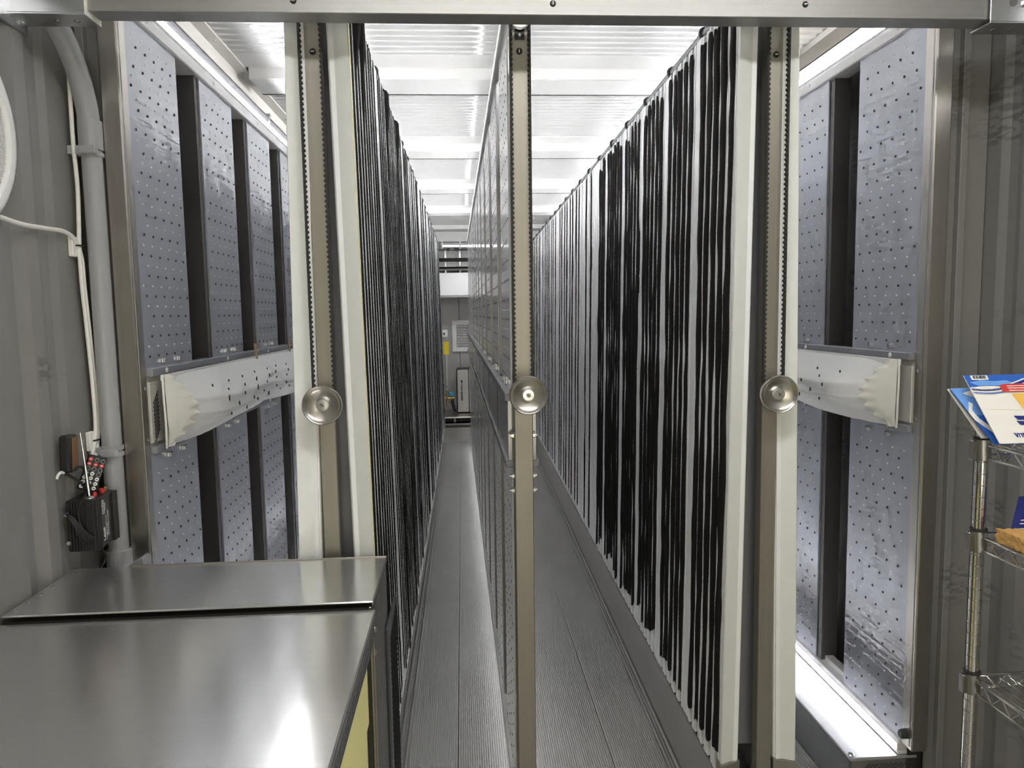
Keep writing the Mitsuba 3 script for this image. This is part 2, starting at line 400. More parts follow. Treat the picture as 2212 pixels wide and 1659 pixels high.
def led_wall(name, label, side, x):
    """side: +1 faces +x (the left wall), -1 faces -x. x: the plane of the boards."""
    t = thing(name, label, 'led panel')
    s = side
    # front tube of the frame
    part(t, 'frame_post', cat(bx(x - s * .046, x, 1.915, 1.966, -1.262, .90, .003)), 'm_alu', False, 'square metal end post')
    part(t, 'closure_plate', cat(bx(x - s * .060, (XL if s > 0 else XR) + s * .003, 1.950, 1.956, ZF, 1.04), bx(x - s * .085, x - s * .105, 1.93, 1.951, ZF, 1.04, .002)), 'm_wall', False)
    part(t, 'closure_gap', bx(x - s * .02, x - s * .07, 1.966, 1.969, ZF, 1.04), 'm_gap', False)
    part(t, 'frame_groove', bx(x - s * .0, x + s * .0012, 1.926, 1.930, -1.25, .89), 'm_darksteel', False)
    for k, y0 in enumerate(BY):
        board(t, s, x, y0, y0 + BW, -.128, .757, -.113, chips=k < 9)
        board(t, s, x, y0, y0 + BW, -1.252, -.352, -.372, chips=k < 9)
        if k < 11:
            for yy, w in ((y0 + BW - .012, .016), (y0 + .5275 - .028, .024)):
                part(t, 'stud', cat(bx(x - s * .062, x - s * .006, yy, yy + w, -1.25, -.352), bx(x - s * .062, x - s * .006, yy, yy + w, -.128, .757)), 'm_gap', False)
    yE = BY[-1] + BW
    # rails
    part(t, 'top_rail', cat(bx(x - s * .03, x + s * .009, 1.968, yE, .757, .795, .003), bx(x - s * .04, x - s * .004, 1.968, yE, .822, .838 if s > 0 else .862, .003), bx(x - s * .05, x - s * .021, 1.968, yE, .757, .83)), 'm_white', False, 'white top rail')
    u = part(t, 'upper_light_bar', bx(x - s * .020, x + s * .012, 1.972, yE, .7955, .8215, .002), 'm_white', False, 'white light bar')
    lens(u, s, x + s * .0125, .0, 1.976, yE - .004, .7985, .8190, L_BAR)
    part(t, 'bottom_rail', cat(bx(x - s * .03, x + s * .006, 1.968, yE, -1.268, -1.252, .002), bx(x - s * .03, x + s * .008, 1.968, yE, -1.300, -1.290, .002), bx(x - s * .05, x - s * .021, 1.968, yE, -1.300, -1.236)), 'm_white', False, 'white bottom rail')
    u = part(t, 'lower_light_bar', bx(x - s * .020, x + s * .006, 1.972, yE, -1.2900, -1.2682, .002), 'm_white', False, 'white light bar')
    lens(u, s, x + s * .0065, -.0, 1.976, yE - .004, -1.2880, -1.2700, L_BAR_LOW)
    for k in range(12):
        part(t, 'rail_screw', lathe([(0, .003), (.004, .002), (.006, 0), (0, 0)], [x + s * .009, BY[k] + .12, .776], [s, 0, 0], 10), 'm_white')
    # middle band
    part(t, 'band_strip', cat(bx(x - s * .02, x + s * .014, 1.968, yE, -.150, -.128, .002)), 'm_strip', False, 'grey upper strip')
    part(t, 'band_strip', cat(bx(x - s * .02, x + s * .014, 1.968, yE, -.372 + .020, -.338 + .006, .002)), 'm_strip', False, 'grey lower strip')
    part(t, 'band_plate', cat(bx(x - s * .03, x - s * .004, 1.968, yE, -.334, -.149), bx(x - s * .006, x + s * .004, 1.97, 2.03, -.325, -.165, .002)), 'm_bandplate', False, 'metal band plate')
    if s > 0:
        for k in range(11):
            z0 = -.20 - .010 * k
            part(t, 'vent_slot', tube([[x + .0046, 1.985, z0 - .022], [x + .0046, 2.018, z0 + .010]], .0016, 5), 'm_black')
    for k in range(12):
        for z in (-.139, -.342):
            part(t, 'band_screw', lathe([(0, .003), (.005, .0026), (.008, 0), (0, 0)], [x + s * .014, BY[k] + .10, z], [s, 0, 0], 12), 'm_white')
    for z in (-.178, -.312):
        part(t, 'post_screw', lathe([(0, .003), (.004, .002), (.006, 0), (0, 0)], [x + s * .001, 1.948, z], [s, 0, 0], 10), 'm_zinc')
    return t


lw = led_wall('led_wall', 'wall of silvery LED boards on the left container wall, behind the amplifier', 1, -.816)
rw = led_wall('led_wall', 'wall of silvery LED boards on the right container wall, behind the wire rack', -1, 1.246)
part(rw, 'rubber_stop', lathe([(0, .02), (.010, .019), (.013, .014), (.014, 0), (0, 0)], [1.246, 1.944, -1.222], [-1, 0, 0], 18), 'm_rubber', 30, 'black rubber stop')

# light benches under the LED walls (low boxes along the walls)
for s, x, lab in ((-1, 1.246, 'low metal box under the right LED wall, its top lit white'), (1, -.816, 'low metal box under the left LED wall, behind the steel table')):
    t = thing('floor_duct', lab, 'duct')
    a, b = x + s * .152, x - s * .05
    part(t, 'lid', bx(a, b, 1.965, YE, -1.312, -1.302, .002), 'm_bench', False, 'pale brushed lid')
    part(t, 'side_panel', bx(a + s * -.004, a, 1.967, YE, ZF, -1.3125), 'm_benchside', False, 'dark side panel')
    part(t, 'end_panel', bx(a - s * .006, b, 1.969, 1.975, ZF, -1.3125), 'm_alu', False)
    part(t, 'corner_screw', lathe([(0, .004), (.008, .003), (.011, 0), (0, 0)], [a - s * .012, 1.985, -1.302], [0, 0, 1], 14), 'm_zinc')
    for k in range(9):
        xx = a - s * (.040 + .014 * k)
        part(t, 'vent_slot', tube([[xx, 1.968, -1.345], [xx - s * .02, 1.968, -1.325]], .0022, 5), 'm_black')

# ================================================================ GROW WALLS
PITCH_Y = .0575


def channel(side, closed=False):
    """U channel, slot towards side; local: face plane x = 0, body to -side, y centred, z 0..1.988."""
    w, d, th, lip = .0265, .048, .0022, .0145
    if closed:
        o = [(-d, -w), (-.004, -w), (0, -w + .006), (0, w - .006), (-.004, w), (-d, w)]
    else:
        o = [(-d, -w), (0, -w), (0, -w + lip), (-.012, -w + lip), (-.012, -w + lip - th), (-th, -w + lip - th), (-th, -w + th), (-d + th, -w + th),
             (-d + th, w - th), (-th, w - th), (-th, w - lip + th), (-.012, w - lip + th), (-.012, w - lip), (0, w - lip), (0, w), (-d, w)]
    o = [(side * a, b) for a, b in o]
    if side < 0: o = o[::-1]
    return along_z(o, 0, 1.988)


def wick(side, seed, bulge, wob, top=.02, bot=.05, floppy=0.0):
    """Black fabric strip pressed in the slot and swelling out of it."""
    r = np.random.default_rng(seed); n = 96
    z = np.linspace(0, 1, n); Z = bot + (1.988 - top - bot) * z
    def wav(f, k):
        return meshkit.noise(np.c_[Z * f + 17.3 * k, np.full(n, seed * 1.7 + k), np.zeros(n)], seed) * 2 - 1
    hw = .0168 + wob * (.0055 * wav(5, 1) + .0035 * wav(14, 2))
    off = wob * (.0050 * wav(3.5, 3) + .0025 * wav(11, 4))
    bl = bulge * (1 + .55 * wav(4, 5) + .35 * wav(12, 6))
    if floppy: bl = bl + floppy * np.clip((z - .925) / .05, 0, 1); hw = hw + .007 * np.clip((z - .93) / .05, 0, 1)
    if floppy: off = off * .0; hw = np.minimum(hw, .0262)
    bl = np.clip(bl, .0006, .05); hw = np.clip(hw, .008, .027)
    end = np.clip(np.minimum(np.arange(n), np.arange(n)[::-1]) / 1.0, 0, 1)
    ang = [(-1.0, -.010), (-1.0, .0), (-.86, .72), (-.42, 1.0), (.10, 1.0), (.55, .95), (.92, .66), (1.0, .0), (1.0, -.010)]
    P = np.zeros((n, len(ang), 3))
    tilt = r.uniform(-.03, .03)
    for j, (a, b) in enumerate(ang):
        P[:, j, 0] = side * ((b * bl) if b >= 0 else b)
        P[:, j, 1] = off + a * hw
        P[:, j, 2] = Z + (tilt * a * .5 if 0 else 0) + np.where(np.arange(n) == n - 1, .014 * math.sin(3 * a + seed), 0) + np.where(np.arange(n) == 0, .010 * math.sin(2 * a + seed), 0)
    P[-2, :, 2] = P[-1, :, 2] - .0015; P[1, :, 2] = P[0, :, 2] + .0015
    P[0, :, 0] = np.minimum(P[0, :, 0] * side, .001) * side; P[-1, :, 0] = np.minimum(P[-1, :, 0] * side, .001) * side
    m = sheet(P); 
    if side < 0: m.invert()
    return m


TB = -1.236                                                # bottom of the towers; tops at .752
TOWER = {}
for sd in (-1, 1):
    TOWER[sd, 'open'] = mikit.ply(channel(sd), 'm_tower', smooth=False)
    TOWER[sd, 'closed'] = mikit.ply(channel(sd, True), 'm_tower', smooth=25)
rw_ = np.random.default_rng(3)
WICK = {}
for k in range(9):
    WICK[-1, k] = mikit.ply(wick(-1, 20 + k, .0064, 1.0 if k % 3 else 1.6, .03 + .06 * rw_.random() ** 2, .03 + .07 * rw_.random() ** 2), 'm_fabric', smooth=60)
    WICK[1, k] = mikit.ply(wick(1, 60 + k, .0017, .9, -.008 + .03 * rw_.random(), .02 + .05 * rw_.random()), 'm_fabric', smooth=60)
for k in range(5):                                         # thin ones, far down the right wall
    WICK[-1, 20 + k] = mikit.ply(wick(-1, 120 + k, .0034, 1.1, .02, .04), 'm_fabric', smooth=60)
WICK[1, 90] = mikit.ply(wick(1, 90, .0016, .4, .004, .02, .016), 'm_fabric', smooth=60)
WICK[1, 91] = mikit.ply(wick(1, 93, .0030, .6, .002, .02, .010), 'm_fabric', smooth=60)


def unit_matrix(c, y0, yaw, lean):
    """Local (x from the centre line, y absolute, z) to the scene: a small turn about the vertical and a small lean sideways."""
    A = np.eye(4); A[0, 3] = c
    R = np.array([[math.cos(yaw), math.sin(yaw), 0, 0], [-math.sin(yaw), math.cos(yaw), 0, 0], [0, 0, 1, 0], [0, 0, 0, 1.0]])
    B = np.eye(4); B[1, 3] = y0; C = np.eye(4); C[1, 3] = -y0
    S = np.array([[math.cos(lean), 0, math.sin(lean), 0], [0, 1, 0, 0], [-math.sin(lean), 0, math.cos(lean), 0], [0, 0, 0, 1.0]])
    return A @ S @ B @ R @ C


def handwheel(t, x, y, z, M, r=.047):
    w = part(t, 'handwheel', lathe([(.006, .002), (.0135, .004), (.016, .004), (.034, .010), (.0405, .0155), (.0425, .0185), (.0445, .0192), (.0465, .0165), (r, .011), (.0462, .004), (.041, .000), (.028, -.006), (.012, -.012), (.011, -.05), (.006, -.05)],
                                      [x, y, z], [0, -1, 0], 56), 'm_alu', 40, 'round dished metal handwheel', M=M)
    part(w, 'hub', lathe([(0, .013), (.0045, .013), (.0132, .0125), (.0142, .0115), (.0145, .002), (0, .002)], [x, y, z], [0, -1, 0], 32), 'm_zinc', 30, M=M)
    part(w, 'hub_screw', cat(lathe([(0, .0142), (.0048, .0140), (.0055, .0132), (.0055, .012), (0, .012)], [x, y, z], [0, -1, 0], 20)), 'm_post', 30, M=M)
    part(w, 'screw_slot', moved(bx(-.005, .005, -.0146, -.0140, -.0007, .0007), np.array([[.7, 0, .7, x], [0, 1, 0, y], [-.7, 0, .7, z], [0, 0, 0, 1.0]])), 'm_black', False, M=M)


def belt(t, x, y, z0, z1, gap, M, bottom=True):
    """Toothed belt: two runs, teeth inward, round a pulley at the foot (and at the head)."""
    th, w, p = .0040, .010, .0117
    ms = []
    for s in (-1, 1):
        ms.append(bx(x + s * gap, x + s * (gap + th), y - w / 2, y + w / 2, z0, z1))
        n = int((z1 - z0) / p)
        prof = [(0, .0004), (.0030, .0018), (.0034, .0040), (.0030, .0062), (0, .0076)]
        for k in range(n):
            zz = z0 + k * p
            o = [(x + s * gap - s * a, zz + b) for a, b in prof]
            ms.append(along_y(o if s < 0 else o[::-1], y - w / 2, y + w / 2))
    part(t, 'drive_belt', cat(ms), 'm_rubber', False, 'black toothed drive belt', M=M)


def slot_screw(t, x, y, z, M=None, turn=0.0, name='screw', r=.0075):
    k = part(t, name, lathe([(0, .0030), (r * .75, .0026), (r, .0008), (r, -.002), (0, -.002)], [x, y, z], [0, -1, 0], 22), 'm_black', 30, M=M)
    c, s = math.cos(turn), math.sin(turn)
    part(k, 'slot', moved(bx(-.004, .004, -.0036, -.0030, -.0010, .0010), np.array([[c, 0, -s, x], [0, 1, 0, y], [s, 0, c, z], [0, 0, 0, 1.0]])), 'm_inkwhite', False, M=M)


def splay(s, k=.0145, z0=.69):
    S = np.eye(4); S[0, 2] = -s * k; S[0, 3] = s * k * z0; return S


def grow_wall(label, c, yaw, lean, vis, edge, gv, pdx):
    """vis: the side whose towers the aisle sees (+1: towards +x)."""
    M = unit_matrix(c, 1.85, yaw, lean)
    t = thing('grow_wall', label, 'plant rack')
    hw = .073
    # slanted end caps, one on each side; their outer edges come nearer
    for s in (-1, 1):
        o = [(s * hw, 1.804), (s * (hw - .002), 1.8005), (s * .0215, 1.821), (s * .0195, 1.825), (s * .0195, 1.870), (s * .0215, 1.870), (s * .0215, 1.8255), (s * (hw - .003), 1.8065), (s * (hw - .003), 1.811), (s * hw, 1.811)]
        part(t, 'end_cap', along_z(o if s < 0 else o[::-1], -1.190, .90), 'm_cap', False, 'plain off-white end cap', M=M @ splay(s))
        if s == vis and edge:
            part(t, 'cap_edge', bx(s * (hw + .0002), s * (hw + .0012), 1.8015, 1.811, -1.19, .90), 'm_capedge', False, 'yellowed cap edge', M=M @ splay(s))
        part(t, 'cap_foot', along_z([(s * (hw + .003), 1.792), (s * .018, 1.814), (s * .018, 1.83), (s * (hw + .003), 1.83)], -1.235, -1.191), 'm_post', False, 'metal foot below the end cap', M=M @ splay(s))
    # post: extruded tube with fine grooves
    a = .0195
    d = pdx
    part(t, 'post', cat(bx(d - a, d + a, 1.814, 1.852, -1.40, .90, .002), bx(d - a + .006, d - a + .008, 1.8132, 1.815, -1.39, .89), bx(d + a - .008, d + a - .006, 1.8132, 1.815, -1.39, .89)), 'm_post', False, 'narrow metal post', M=M)
    part(t, 'recess_plate', cat(bx(-hw + .012, hw - .012, 1.905, 1.910, -1.2, .75)), 'm_strip', False, M=M)
    belt(t, d - .001, 1.794, -.205, .90, .0235, M)
    slot_screw(t, d + .001, 1.8135, .612, M)
    handwheel(t, d, 1.768, -.209, M, .047)
    # irrigation pipe on top, carried by the tower hangers
    part(t, 'pipe', tube([[vis * .050, 1.92, .778], [vis * .050, YE, .778]], .0130, 14), 'm_pipe', 40, 'dark irrigation pipe along the top', M=M)
    part(t, 'pipe', tube([[-vis * .050, 1.92, .778], [-vis * .050, YE, .778]], .0130, 14), 'm_pipe', 40, M=M)
    part(t, 'top_beam', cat(bx(-.020, .020, 1.90, YE, .735, .775, .002), bx(-hw + .012, hw - .012, 1.90, YE, .753, .765)), 'm_pipe', False, M=M)
    for k in range(18):
        y = 2.142 + .342 * k
        part(t, 'pipe_ring', moved(trimesh.creation.torus(.0165, .0045, 18, 8), np.array([[1, 0, 0, vis * .050], [0, 0, 1, y], [0, -1, 0, .778], [0, 0, 0, 1.0]])), 'm_black', 40, M=M)
    # gutter under the towers
    ga, gb = (gv, .100) if vis < 0 else (.100, gv)
    zt = -1.250
    g = [(-ga, ZF + .002), (-ga, zt - .003), (-ga + .003, zt), (-ga + .009, zt), (-ga + .009, zt - .004), (-ga + .005, zt - .004), (-ga + .005, -1.41), (gb - .005, -1.41), (gb - .005, zt - .004), (gb - .009, zt - .004), (gb - .009, zt), (gb - .003, zt), (gb, zt - .003), (gb, ZF + .002)]
    part(t, 'gutter', along_y(g, 1.87, YE), 'm_gutter', False, 'metal gutter along the foot', M=M)
    part(t, 'floor_rail', cat(*[bx(vis * (gv + q), vis * (gv + q + w), 1.88, YE, ZF, ZF + hh, .001) for q, w, hh in ((.004, .010, .010), (.018, .006, .006), (.028, .008, .009), (.040, .004, .005))]), 'm_gutter', False, 'ridged floor rail', M=M)
    part(t, 'gutter_liner', bx(-ga + .006, gb - .006, 1.872, YE, -1.409, -1.400), 'm_gap', False, M=M)
    # the other side's towers are out of sight: one joined row
    far = cat([moved(channel(-vis), np.array([[1, 0, 0, -vis * hw], [0, 1, 0, 1.8415 + PITCH_Y * k], [0, 0, 1, TB], [0, 0, 0, 1.0]])) for k in range(111)])
    part(t, 'rear_towers', far, 'm_tower', False, kind='stuff', M=M @ splay(-vis))
    farw = cat([moved(bx(-.012, .004, -.015, .015, .03, 1.96), np.array([[1, 0, 0, -vis * hw], [0, 1, 0, 1.8415 + PITCH_Y * k], [0, 0, 1, TB], [0, 0, 0, 1.0]])) for k in range(111) if k % 2])
    part(t, 'rear_fabric', farw, 'm_fabric', False, kind='stuff', M=M @ splay(-vis))
    # towers facing the aisle, each a thing
    where = 'right' if vis < 0 else 'left'
    r = np.random.default_rng(11 if vis < 0 else 12)
    for k in range(111):
        y = 1.8415 + PITCH_Y * k
        if vis < 0:
            empty = k in (5, 11, 17, 23, 30, 36, 43, 52, 66, 75, 88) or (k > 33 and k % 5 in (0, 2, 4))
            full = k not in (5, 11, 17, 23, 30, 36)
        else:
            empty = k in (9, 26, 33) or (k > 30 and r.random() < .40)
        closed = empty and (vis > 0 or k <= 36 or k % 5 < 4)
        nth = f'{k + 1}' + ('th' if 10 <= k % 100 <= 19 else {0: 'st', 1: 'nd', 2: 'rd'}.get(k % 10, 'th'))
        own = f'{nth} plant tower from the near end of the {where} grow wall, ' + ('closed face' if closed else 'bare slot' if empty else 'black fabric')
        K = thing('plant_tower', own if k < (37 if vis < 0 else 12) else (f'empty white plant tower with a closed face in the {where} grow wall' if closed else f'white channel plant tower with a bare slot in the {where} grow wall' if empty
                                  else f'white channel plant tower packed with black fabric in the {where} grow wall'), 'plant tower',
                  (f'empty closed towers of the {where} grow wall' if closed else f'bare towers of the {where} grow wall' if empty else f'fabric filled towers of the {where} grow wall'))
        D = LIFT @ M @ splay(vis) @ np.array([[1, 0, 0, vis * hw], [0, 1, 0, y], [0, 0, 1, TB + .004 * r.random()], [0, 0, 0, 1.0]])
        tw = T(D.tolist())
        scene[K + '__channel'] = {**TOWER[vis, 'closed' if closed else 'open'], 'to_world': tw}
        if not empty:
            if vis < 0: w = WICK[-1, int(r.integers(9)) if k < 34 else 20 + int(r.integers(5))]
            else: w = WICK[1, 90] if k == 1 else WICK[1, 91] if k in (3, 14, 21) else WICK[1, int(r.integers(9))]
            scene[K + '__fabric_strip'] = {**w, 'to_world': tw}
    return t, M


gl, ML = grow_wall('left hanging grow wall of striped towers, with handwheel, belt and a yellowed end cap', -.321, .0015, 0, 1, True, .075, -.012)
gr, MR = grow_wall('right hanging grow wall of striped towers, with handwheel, belt and off-white end caps', .7530, .0145, 0, -1, False, .099, .020)

# ================================================================ CENTRE LED PARTITION
MC = unit_matrix(.151, 1.85, -.0085, .004)
t = thing('led_partition', 'narrow two-sided LED partition hanging in the middle aisle, with handwheel and toothed belt', 'led panel')
a = .0235
part(t, 'post', cat(bx(-a, a, 1.850, 1.897, -1.42, .735, .002), bx(-a + .007, -a + .0085, 1.8493, 1.851, -1.41, .73), bx(a - .0085, a - .007, 1.8493, 1.851, -1.41, .73)), 'm_post', False, 'square metal post', M=MC)
belt(t, 0, 1.842, -.205, .69, .0215, MC)
slot_screw(t, -.001, 1.8495, .628, MC, 1.57)
part(t, 'pulley', cat(lathe([(0, .004), (.020, .004), (.0245, .002), (.0245, 0), (.021, -.001), (.021, -.010), (.0245, -.011), (.0245, -.013), (0, -.013)], [0, 1.838, .698], [0, -1, 0], 36)), 'm_zinc', 30, 'metal belt pulley', M=MC)
part(t, 'pulley_bracket', along_z([(-.012, 1.846), (.012, 1.846), (.012, 1.850), (-.012, 1.850)], .655, .70), 'm_black', False, M=MC)
part(t, 'pulley_screw', lathe([(0, .004), (.004, .003), (.006, 0), (0, 0)], [0, 1.846, .665], [0, -1, 0], 12), 'm_zinc', M=MC)
handwheel(t, .004, 1.768, -.197, MC, .0445)
for s in (-1, 1):
    x = s * .026
    for k, y0 in enumerate(BY):
        y0 = y0 - .03
        board(t, s, x, y0, y0 + BW, -.205, .735, -.19, M=MC, chips=k < 8, mat='m_board_c', proud=.0004)
        board(t, s, x, y0, y0 + BW, -1.30, -.40, None, M=MC, chips=k < 8, mat='m_board_c', proud=.0004)
        if k < 11:
            yy = y0 + BW + .004
            part(t, 'stud', cat(bx(x - s * .016, x - s * .002, yy, yy + .022, -1.31, -.40), bx(x - s * .016, x - s * .002, yy, yy + .022, -.20, .735)), 'm_darksteel', False, M=MC)
            part(t, 'stud', cat(bx(x - s * .016, x - s * .002, yy + .155, yy + .182, -1.31, -.40), bx(x - s * .016, x - s * .002, yy + .155, yy + .182, -.20, .735)), 'm_darksteel', False, M=MC)
    yE = BY[-1] + BW
    part(t, 'top_rail', cat(bx(x - s * .016, x + s * .009, 1.90, yE, .735, .760, .002), bx(x - s * .016, x + s * .004, 1.90, yE, .779, .80, .002)), 'm_white', False, M=MC)
    part(t, 'upper_light_bar', bx(x - s * .014, x + s * .006, 1.91, yE, .761, .778, .002), 'm_white', False, 'white light bar', M=MC, emitter=emit(L_CENTRE))
    part(t, 'bottom_rail', cat(bx(x - s * .016, x + s * .009, 1.90, yE, -1.328, -1.30, .002)), 'm_white', False, M=MC)
    part(t, 'lower_light_bar', bx(x - s * .014, x + s * .005, 1.91, yE, -1.348, -1.330, .002), 'm_white', False, 'white light bar', M=MC, emitter=emit(L_FOOT))
    part(t, 'cover_plate', cat(bx(x - s * .01, x + s * .012, 1.90, yE, -.385, -.225, .002)), 'm_acrylic', False, 'dark metal cover plate', M=MC)
    part(t, 'cover_rail', cat(bx(x - s * .01, x + s * .018, 1.90, yE, -.228, -.206, .002), bx(x - s * .01, x + s * .018, 1.90, yE, -.402, -.384, .002)), 'm_strip', False, M=MC)
    for k in range(9):
        part(t, 'cover_seam', bx(x + s * .012, x + s * .0128, 2.35 + .6 * k, 2.356 + .6 * k, -.38, -.23), 'm_gap', False, M=MC)
        for z in (-.25, -.36):
            part(t, 'cover_screw', lathe([(0, .003), (.004, .0024), (.006, 0), (0, 0)], [x + s * .012, 2.12 + .6 * k, z], [s, 0, 0], 10), 'm_zinc', M=MC)
    for y, z in ((1.875, -.313), (1.875, -.418), (1.872, -.455)):
        part(t, 'side_bolt', cat(lathe([(0, .012), (.003, .012), (.003, .007), (.0075, .007), (.0075, .002), (.009, .002), (.009, 0), (0, 0)], [s * a, y, z], [s, 0, 0], 6)), 'm_zinc', False, M=MC)
part(t, 'core_frame', cat(bx(-.009, .009, 1.90, BY[-1] + BW, .765, .80), bx(-.014, .014, 1.90, BY[-1] + BW, -1.348, -1.302), bx(-.012, .012, 1.90, BY[-1] + BW, -.395, -.21)), 'm_darksteel', False, M=MC)

# ================================================================ CROSS BEAM over the work area
t = thing('cross_beam', 'square aluminium beam across the top of the picture from wall to wall', 'beam')
part(t, 'tube', bx(-.80, 1.232, 1.682, 1.738, .6475, .7035, .0015), 'm_beam', False)
for x, tn in ((-.3445, .0), (.214, 1.57), (.782, .15)):
    slot_screw(t, x, 1.681, .672 if x < .5 else .676, None, tn, 'screw', .0065)
for s, x0, x1, xw in ((-1, XL + .003, -.772, XL), (1, 1.210, XR - .003, XR)):
    k = part(t, 'bracket', cat(bx(x0, x1, 1.672, 1.6765, .640, .735, .001), bx(x0, x1, 1.672, 1.742, .6365, .6405, .001)), 'm_zinc', False, 'bent plate bracket')
    part(k, 'bracket_edge', bx(x1 - .001, x1 + .001, 1.6715, 1.742, .636, .735), 'm_paper', False)
    part(k, 'bolt_hole', lathe([(0, .001), (.010, .001), (.010, 0), (0, 0)], [(1.262 if s > 0 else -.83), 1.672, .683], [0, -1, 0], 24), 'm_darksteel')
    part(k, 'bolt', cat(lathe([(0, .010), (.006, .010), (.0085, .006), (.0085, 0), (0, 0)], [(1.292 if s > 0 else -.875), 1.672, .681], [0, -1, 0], 6)), 'm_zinc', False)
    for q in (.035, .075):
        part(k, 'under_rivet', lathe([(0, .003), (.005, .002), (.007, 0), (0, 0)], [x1 - s * -q if s < 0 else x0 + q, 1.71, .6365], [0, 0, -1], 12), 'm_darksteel')
    xp = xw - s * .006
    if s > 0:
        pl = along_x([(1.52, .735), (1.745, .735), (1.745, .600), (1.715, .545), (1.52, .615)], xp - .002, xp + .004)
    else:
        pl = along_x([(1.50, .735), (1.745, .735), (1.745, .62), (1.50, .62)], xp - .004, xp + .002)
    part(k, 'wall_plate', pl, 'm_zinc', False)
    for y, z in (((1.715, .575), (1.63, .63)) if s > 0 else ((1.72, .64), (1.56, .64))):
        part(k, 'plate_bolt', lathe([(0, .009), (.006, .009), (.008, .005), (.010, .003), (.010, 0), (0, 0)], [xp - s * .002, y, z], [-s, 0, 0], 14), 'm_zinc')

# ================================================================ CEILING LAMP over the work area
t = thing('ceiling_lamp', 'long white ceiling lamp over the work area, out of the picture', 'lamp')
part(t, 'housing', bx(-.45, 1.22, .70, .90, 1.012, 1.05, .004), 'm_white', False)
scene[t + '__diffuser'] = mikit.ply(sheet(np.array([[[x, y, 1.010 + H] for y in (.715, .885)] for x in (-.435, 1.205)])), 'm_white', emitter=emit(L_CEIL, (1.0, .99, .965)))

